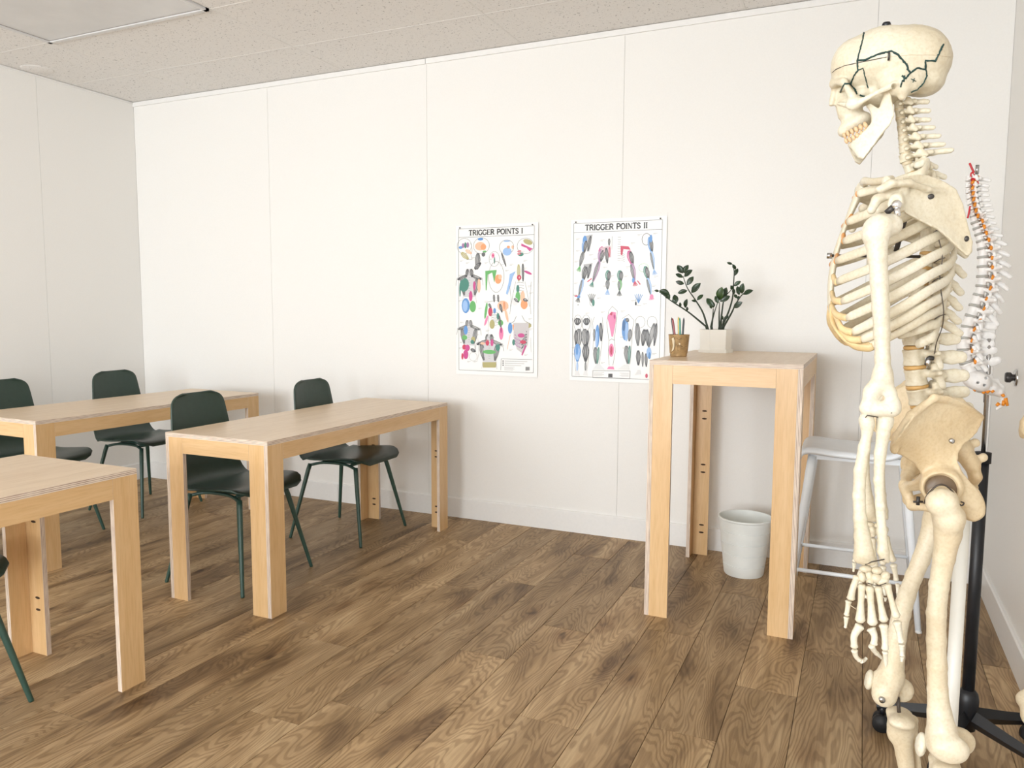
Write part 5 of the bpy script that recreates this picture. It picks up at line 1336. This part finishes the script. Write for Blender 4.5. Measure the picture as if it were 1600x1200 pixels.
hip = bone('hip_bone', sd, 'bone_warm', .0024, label='hip bone of a yellower tone than the ribs'); hipr = mirror(hip); hipr['label'] = 'hip bone of a yellower tone than the ribs'
MB().lathe([(.0005, .003), (.0042, .003), (.0042, -.003), (.0005, -.003)], 12).out('hip_screw', 'steel', sk, True, tuple(S(1487, 689, .104))).rotation_euler = (math.pi/2, 0, 0)
mb = MB(); mb.ell((0, 0, 0), (.0285, .010, .0270), 20, 12)  # dark brown ellipsoid set into the hollow of the hip socket
mb.out('socket_inset', 'socket_brown', sk, True, tuple(S(1472, 766, .100)))
sd = SD()   # sacrum
sd.chain([S(1452, 655), S(1475, 675), S(1500, 700), S(1518, 725), S(1524, 745), S(1518, 762)], [.024, .022, .018, .013, .010, .006], k=.01, sq=(1, .62, 1))
for sg in (1, -1): sd.ell(S(1478, 668, sg*.036), (.024, .022, .026), k=.014)
for (x, y) in ((1482, 648), (1502, 668), (1518, 692), (1530, 715)): sd.ell(S(x+6, y), (.008, .006, .008), k=.006)
bone('sacrum', sd, 'bone_warm', .0026)
sd = SD(); sd.chain([S(1522, 762), S(1520, 780), S(1512, 795)], [.007, .005, .004]); bone('tail_bone', sd, 'bone_warm', .002)

# ---- legs
def femur(pts, rads, head, troch, lcond, mcond, extra=()):
    sd = SD(); sd.chain(pts, rads, k=.012)
    sd.ell(head, (.0235, .0235, .0235), k=.004); sd.cone(head, pts[0], .016, .017, k=.012)
    for c, r in troch: sd.ell(c, r, k=.010)
    for c, r in (lcond, mcond): sd.ell(c, r, k=.010)
    for e in extra: sd.ell(*e[:2], k=e[2])
    return sd
def LN(x, y, l=.125): return S(x, y, l)
sd = femur([LN(1482, 808, .135), LN(1481, 834, .135), LN(1475, 871, .132), LN(1467, 915, .128), LN(1463, 959, .125), LN(1463, 1000, .122), LN(1464, 1040, .120), LN(1465, 1080, .118), LN(1468, 1115, .118), LN(1472, 1142, .118)],
           [.024, .0200, .0160, .0148, .0148, .0148, .0150, .0155, .0185, .024],
           S(1472, 782, .128), [(S(1472, 786, .152), (.0240, .020, .0235)), (S(1484, 812, .150), (.020, .017, .022))],
           (LN(1484, 1170, .140), (.029, .018, .024)), (LN(1497, 1158, .096), (.026, .018, .024)), [(LN(1464, 1160, .120), (.018, .026, .022), .010)])
bone('thigh_bone', sd, 'bone_leg', .0026)
lf_ = -.090
def LF(x, y, l=lf_): return S(x, y, l)
sd = femur([LF(1462, 812, -.12), LF(1450, 845, -.115), LF(1439, 875, -.11), LF(1428, 900, -.105), LF(1417, 930), LF(1408, 960), LF(1401, 995), LF(1397, 1025), LF(1393, 1050)],
           [.022, .0165, .0155, .0152, .0155, .0165, .0172, .0185, .0230],
           S(1462, 776, -.095), [(S(1466, 796, -.14), (.022, .018, .022))],
           (LF(1382, 1084, -.070), (.0235, .018, .026)), (LF(1408, 1078, -.112), (.0230, .018, .024)), [(LF(1390, 1062, -.09), (.024, .030, .020), .014), (LF(1358+10, 1062, -.09), (.012, .016, .014), .01)])
sd.ell(LF(1396, 1088, -.091), (.020, .007, .014), k=.004, sub=True)
bone('thigh_bone', sd, 'bone_leg', .0026)
MB().lathe([(.0005, .004), (.0055, .004), (.0055, -.004), (.0005, -.004)], 12).out('knee_screw', 'steel', sk, True, tuple(LF(1378, 1093, -.051))).rotation_euler = (math.pi/2, 0, 0)
MB().tube([LF(1403, 1090), LF(1405, 1118)], .0035, 10).out('knee_rod', 'wire', sk)
# tibia, fibula, kneecap, feet
def shin(top, bot, l0, l1, sg, name_off):
    t = np.array(top); b_ = np.array(bot)
    def m_(u, da=0, dl=0): return t+(b_-t)*u+np.array([da, dl, 0])
    sd = SD(); sd.chain([m_(.06), m_(.15, .004), m_(.35, .006), m_(.6, .004), m_(.85), m_(.97)], [.026, .0175, .0140, .0125, .0135, .019], k=.012)
    sd.ell(m_(.02, 0, .018), (.024, .019, .012), k=.010); sd.ell(m_(.02, 0, -.018), (.024, .019, .012), k=.010); sd.ell(m_(.11, .020), (.009, .011, .016), k=.01)
    sd.cone(m_(.97, 0, -sg*.016), m_(1.02, 0, -sg*.018), .009, .006, k=.008)
    bone('shin_bone', sd, 'bone_leg', .0030)
    sd = SD(); sd.chain([m_(.06, -.022, sg*.026), m_(.13, -.022, sg*.028), m_(.5, -.015, sg*.030), m_(.88, -.006, sg*.026), m_(1.03, -.004, sg*.022)], [.0115, .0065, .0060, .0065, .0085], k=.006)
    bone('calf_bone', sd, 'bone_leg', .0022)
    # foot: heel, ankle, arch, rays and toes
    an = m_(1.0); z0 = an[2]
    sd = SD(); sd.ell(an+np.array([0, 0, -.018]), (.026, .019, .014)); sd.chain([an+np.array([-.006, sg*.004, -.032]), an+np.array([-.040, sg*.004, -.050])], [.018, .019], k=.01)
    sd.chain([an+np.array([.015, 0, -.030]), an+np.array([.045, 0, -.036]), an+np.array([.066, 0, -.044])], [.017, .019, .017], k=.01, sq=(1, .72, 1))
    bone('foot_bone', sd, 'bone_leg', .0028)
    for i in range(5):
        yy = -sg*(.028-.0135*i); L0 = an+np.array([.070, yy*.75, -.046-.002*i]); L1 = an+np.array([.128-.007*i, yy*1.15, -.066]); L2 = an+np.array([.165-.011*i, yy*1.25, -.070]); L3 = an+np.array([.185-.013*i, yy*1.25, -.073])
        r_ = .0085 if i == 0 else .0055
        MB().tube(catmull([L0, (L0+L1)/2, L1], 4), [r_*1.1, r_, r_*.8, r_*.7, r_*.7, r_*.7, r_*.8, r_*1.1, r_*.8], 10).out('foot_bone', 'bone_leg', sk)
        MB().tube([L1+(L2-L1)*.06, (L1+L2)/2, L2], [r_*.95, r_*.65, r_*.8], 10).out('toe_bone', 'bone_leg', sk)
        MB().tube([L2+(L3-L2)*.08, (L2+L3)/2, L3], [r_*.75, r_*.6, r_*.5], 10).out('toe_bone', 'bone_leg', sk)
kn_n = LN(1478, 1190, .118); kn_f = LF(1406, 1116, -.092)
shin(kn_n, kn_n+np.array([-.020, 0, -.375]), 0, 0, 1, 0)
shin(kn_f, kn_f+np.array([-.075, 0, -.365]), 0, 0, -1, 0)
sd = SD(); sd.ell(LN(1439, 1163, .105), (.0085, .016, .021), rotY(-.1)); bone('kneecap', sd, 'bone', .002)
sd = SD(); sd.ell(LF(1358, 1062, -.09), (.008, .018, .020), rotY(-.15)); bone('kneecap', sd, 'bone', .002)
# hip wire and little hooks
P = catmull([S(1444, 786, .120), S(1450, 772, .145), S(1464, 759, .152), S(1476, 758, .150), S(1490, 770, .140), S(1497, 787, .120)], 5)
MB().tube(P, .0014, 6).out('joint_wire', 'wire', sk)
MB().tube(catmull([S(1497, 787, .120), S(1503, 790, .12), S(1506, 786, .12), S(1501, 784, .12)], 4), .0012, 6).out('joint_wire', 'wire', sk)
MB().tube([S(1427, 784, .11), S(1442, 784, .11)], .0018, 8).out('hip_bolt', 'dark_metal', sk); MB().tube([S(1435, 776, .11), S(1434, 789, .11)], .0030, 8).out('hip_bolt', 'dark_metal', sk)
# ---- white pole and rolling base
pt = S(1505, 806, 0.0); px_, pz_ = pt[0], pt[2]
MB().tube([(px_, 0, .085), (px_, 0, pz_+.02)], .0115, 20).out('stand_pole', 'white_pole', sk)
MB().lathe([(.0005, .06), (.030, .06), (.036, .07), (.036, .115), (.020, .13), (.0125, .15)], 24, (px_, 0, 0)).out('stand_hub', 'black_metal', sk)
for i in range(5):
    a = 2*math.pi*i/5+.3; ca, sa = math.cos(a), math.sin(a)
    MB().tube([(px_+.02*ca, .02*sa, .095), (px_+.18*ca, .18*sa, .085), (px_+.30*ca, .30*sa, .070)], [.018, .015, .012], 8, ratio=.8).out('base_leg', 'black_metal', sk)
    MB().tube([(px_+.295*ca-.012*sa, .295*sa+.012*ca, .027), (px_+.295*ca+.012*sa, .295*sa-.012*ca, .027)], .0265, 20).out('caster', 'black_rubber', sk)

# ================================================================== second leg model at the right edge of the photo
sk2 = thing('leg_bone_model', 'yellowed pelvis and leg bones just entering the right edge of the photo', 'leg model', (0.312, 1.560, 0), math.pi+TH_S)
sx0 = np.array([0.0, 0, 0])
for o in [o for o in sk.children if o.name.split('.')[0] in ('hip_bone', 'sacrum', 'thigh_bone', 'shin_bone', 'calf_bone', 'foot_bone', 'toe_bone', 'tail_bone')]:
    c = o.copy(); COL.objects.link(c); c.parent = sk2
MB().tube([(px_, 0, .085), (px_, 0, pz_+.05)], .0115, 20).out('stand_pole', 'white_pole', sk2)
MB().lathe([(.0005, .0), (.09, .0), (.10, .01), (.10, .022), (.03, .04), (.0125, .09)], 32, (px_, 0, 0)).out('base_plate', 'black_metal', sk2)

# ================================================================== flexible spine model on its rolling stand
sp0 = np.array([0.3245, 2.50, 0.0])
sp = thing('spine_model', 'white flexible spine model with orange nerves hanging on a black rolling stand', 'spine model', tuple(sp0), math.pi)
def SP(px, py, l=0.0):
    p = on_plane(px, py, 1, sp0[1]-l)-sp0; return np.array([-p[0], -p[1], p[2]])
LST = [(1514,279),(1513,289),(1513,298),(1514,307),(1515,316),(1517,325),(1519,334),(1522,343),(1525,352),(1528,361),(1531,371),(1534,382),(1536,395),(1536,409),(1536,424),(1535,440),(1532,454),(1526,469),(1521,486),(1514,502),(1509,519),(1505,537),(1507,556),(1513,575)]
PT = [SP(x, y) for x, y in LST]
for i in range(24):
    kd = 'c' if i < 7 else 't' if i < 19 else 'l'
    a, b_ = PT[max(i-1, 0)], PT[min(i+1, 23)]; tn = a-b_; ang = math.atan2(tn[0], tn[2])
    L_ = np.linalg.norm(tn)/(2 if 0 < i < 23 else 1); s_ = L_/dict(c=.0175, t=.026, l=.0335)[kd]
    e = {'c': 1.05, 't': 1.05+.25*(18-i)/11, 'l': 1.02}[kd]
    if kd == 'l': ang += .10
    vert(kd, 'white_bone', sp, PT[i], ang, (s_*e*(.86 if kd == 't' else 1.0), s_*e, s_*.97))
    if i < 23:
        c = (PT[i]+PT[i+1])/2; d = PT[i]-PT[i+1]; an = math.atan2(d[0], d[2]); r_ = dict(c=.0085, t=.0130, l=.0170)[kd]*s_*e
        if i >= 6:
            mb = MB(); mb.lathe([(.0005, .0035), (r_, .0035), (r_*1.05, 0), (r_, -.0035), (.0005, -.0035)], 18); mb.v = [(x_, y_*1.2, z_) for x_, y_, z_ in mb.v]
            dk = mb.out('disc', 'grey_disc', sp, True, tuple(c)); dk.rotation_euler = (0, an, 0)
        R_ = rotY(an)
        for sg in (1, -1):
            g = s_*e
            q0 = c+R_ @ np.array([-.020*g if kd != 'c' else -.012, sg*.002, .002]); q1 = c+R_ @ np.array([-.019*g if kd != 'c' else -.010, sg*.016, -.001]); q2 = c+R_ @ np.array([-.016*g if kd != 'c' else -.006, sg*.026, -.008])
            MB().tube([q0, q1, q2], [.0038, .0040, .0030], 8).out('nerve', 'orange_nerve', sp)
# sacrum and tailbone of the model
sd = SD(); sd.chain([SP(1520, 592), SP(1534, 600), SP(1548, 606), SP(1560, 612), SP(1568, 618)], [.026, .025, .020, .014, .008], k=.01, sq=(1, .60, 1))
for sg in (1, -1): sd.ell(SP(1530, 596, sg*.036), (.026, .020, .024), k=.014)
for (x, y) in ((1533, 583), (1545, 588), (1556, 596), (1564, 605)): sd.ell(SP(x, y), (.010, .006, .009), k=.008)
for (x, y) in ((1528, 598), (1538, 602), (1549, 606), (1541, 591), (1553, 598)): sd.ell(SP(x, y, .052), (.0035, .02, .0035), k=.002, sub=True)
bone('sacrum', sd, 'white_bone', .0024, sp)
sd = SD(); sd.chain([SP(1566, 618), SP(1568, 626), SP(1563, 634), SP(1558, 639)], [.009, .007, .006, .004]); bone('tail_bone', sd, 'white_bone', .002, sp)
for (x, y, x2, y2) in ((1526, 606, 1522, 611), (1539, 609, 1536, 615), (1545, 610, 1542, 614), (1552, 610, 1549, 613), (1566, 616, 1569, 620), (1569, 626, 1567, 634), (1571, 622, 1574, 634), (1561, 630, 1557, 634)):
    for sg in (1, -1): MB().tube([SP(x, y, sg*.030), SP(x2, y2, sg*.032)], [.0050, .0038], 8).out('nerve', 'orange_nerve', sp)
for pts, r in (([(1515, 255), (1519, 264), (1522, 270)], .0028), ([(1522, 268), (1517, 272), (1519, 282), (1524, 286)], .0022), ([(1520, 270), (1526, 278), (1529, 287)], .0014), ([(1517, 280), (1524, 280)], .0045), ([(1516, 322), (1514, 332), (1512, 341)], .0024), ([(1517, 284), (1520, 290)], .0016)):
    MB().tube(catmull([SP(x, y, .016) for x, y in pts], 4), r, 8).out('artery', 'red_artery', sp)
MB().tube(catmull([SP(1527, 283, .012), SP(1522, 279, .014), SP(1530, 276, .012)], 4), [.003]*9, 8).out('nerve', 'orange_nerve', sp)
# stand: steel rod, black tube, hub, five legs, casters
RX = -.010
MB().tube([(-.0, -.012, 1.02), (.0, -.012, 1.085)], .006, 12).out('rod_hook', 'dark_metal', sp)
t0 = SP(1527.5, 258)
MB().tube([(-0.0, 0, .84), (0, 0, 1.12), (.004, 0, 1.20)], .0058, 14).out('steel_rod', 'steel', sp)
MB().tube([t0, SP(1526, 272)], .0048, 12).out('rod_end', 'steel', sp)
core = catmull([SP(1526, 272)]+[p+np.array([-.020, 0, 0]) for p in PT[::3]]+[SP(1520, 592), (.004, 0, 1.10)], 4)
MB().tube(core, .0030, 8).out('core_cable', 'grey_disc', sp)
MB().tube([(0, 0, .14), (0, 0, .855)], .0165, 20).out('stand_tube', 'black_metal', sp)
MB().lathe([(.0005, .850), (.021, .850), (.021, .880), (.0005, .880)], 20).out('stand_collar', 'black_rubber', sp)
MB().ell((0.038, .0, .868), (.020, .013, .013), 14, 8).out('clamp_knob', 'black_rubber', sp)
MB().lathe([(.0005, .065), (.024, .065), (.026, .12), (.029, .135), (.030, .155), (.026, .174), (.018, .184), (.0005, .186)], 28).out('stand_hub', 'black_metal', sp)
hub = np.array([0, 0, 0])
for i in range(5):
    a = math.radians(-4+72*i)      # local angles, first legs run towards the right edge of the photo
    ca, sa = math.cos(a), math.sin(a)
    mb = MB(); mb.tube([(.025*ca, .025*sa, .102), (.12*ca, .12*sa, .088), (.236*ca, .236*sa, .074)], [.026, .021, .016], 4, ratio=.62, up=(0, 0, 1)); mb.out('base_leg', 'black_metal', sp, False)
    cx_, cy_ = .220*ca, .220*sa
    MB().tube([(cx_, cy_, .05), (cx_, cy_, .078)], .008, 10).out('caster_stem', 'black_metal', sp)
    for s_ in (-1, 1):
        MB().tube([(cx_-s_*.006*sa, cy_+s_*.006*ca, .027), (cx_-s_*.024*sa, cy_+s_*.024*ca, .027)], [.0265, .0255], 22).out('caster', 'black_rubber', sp)
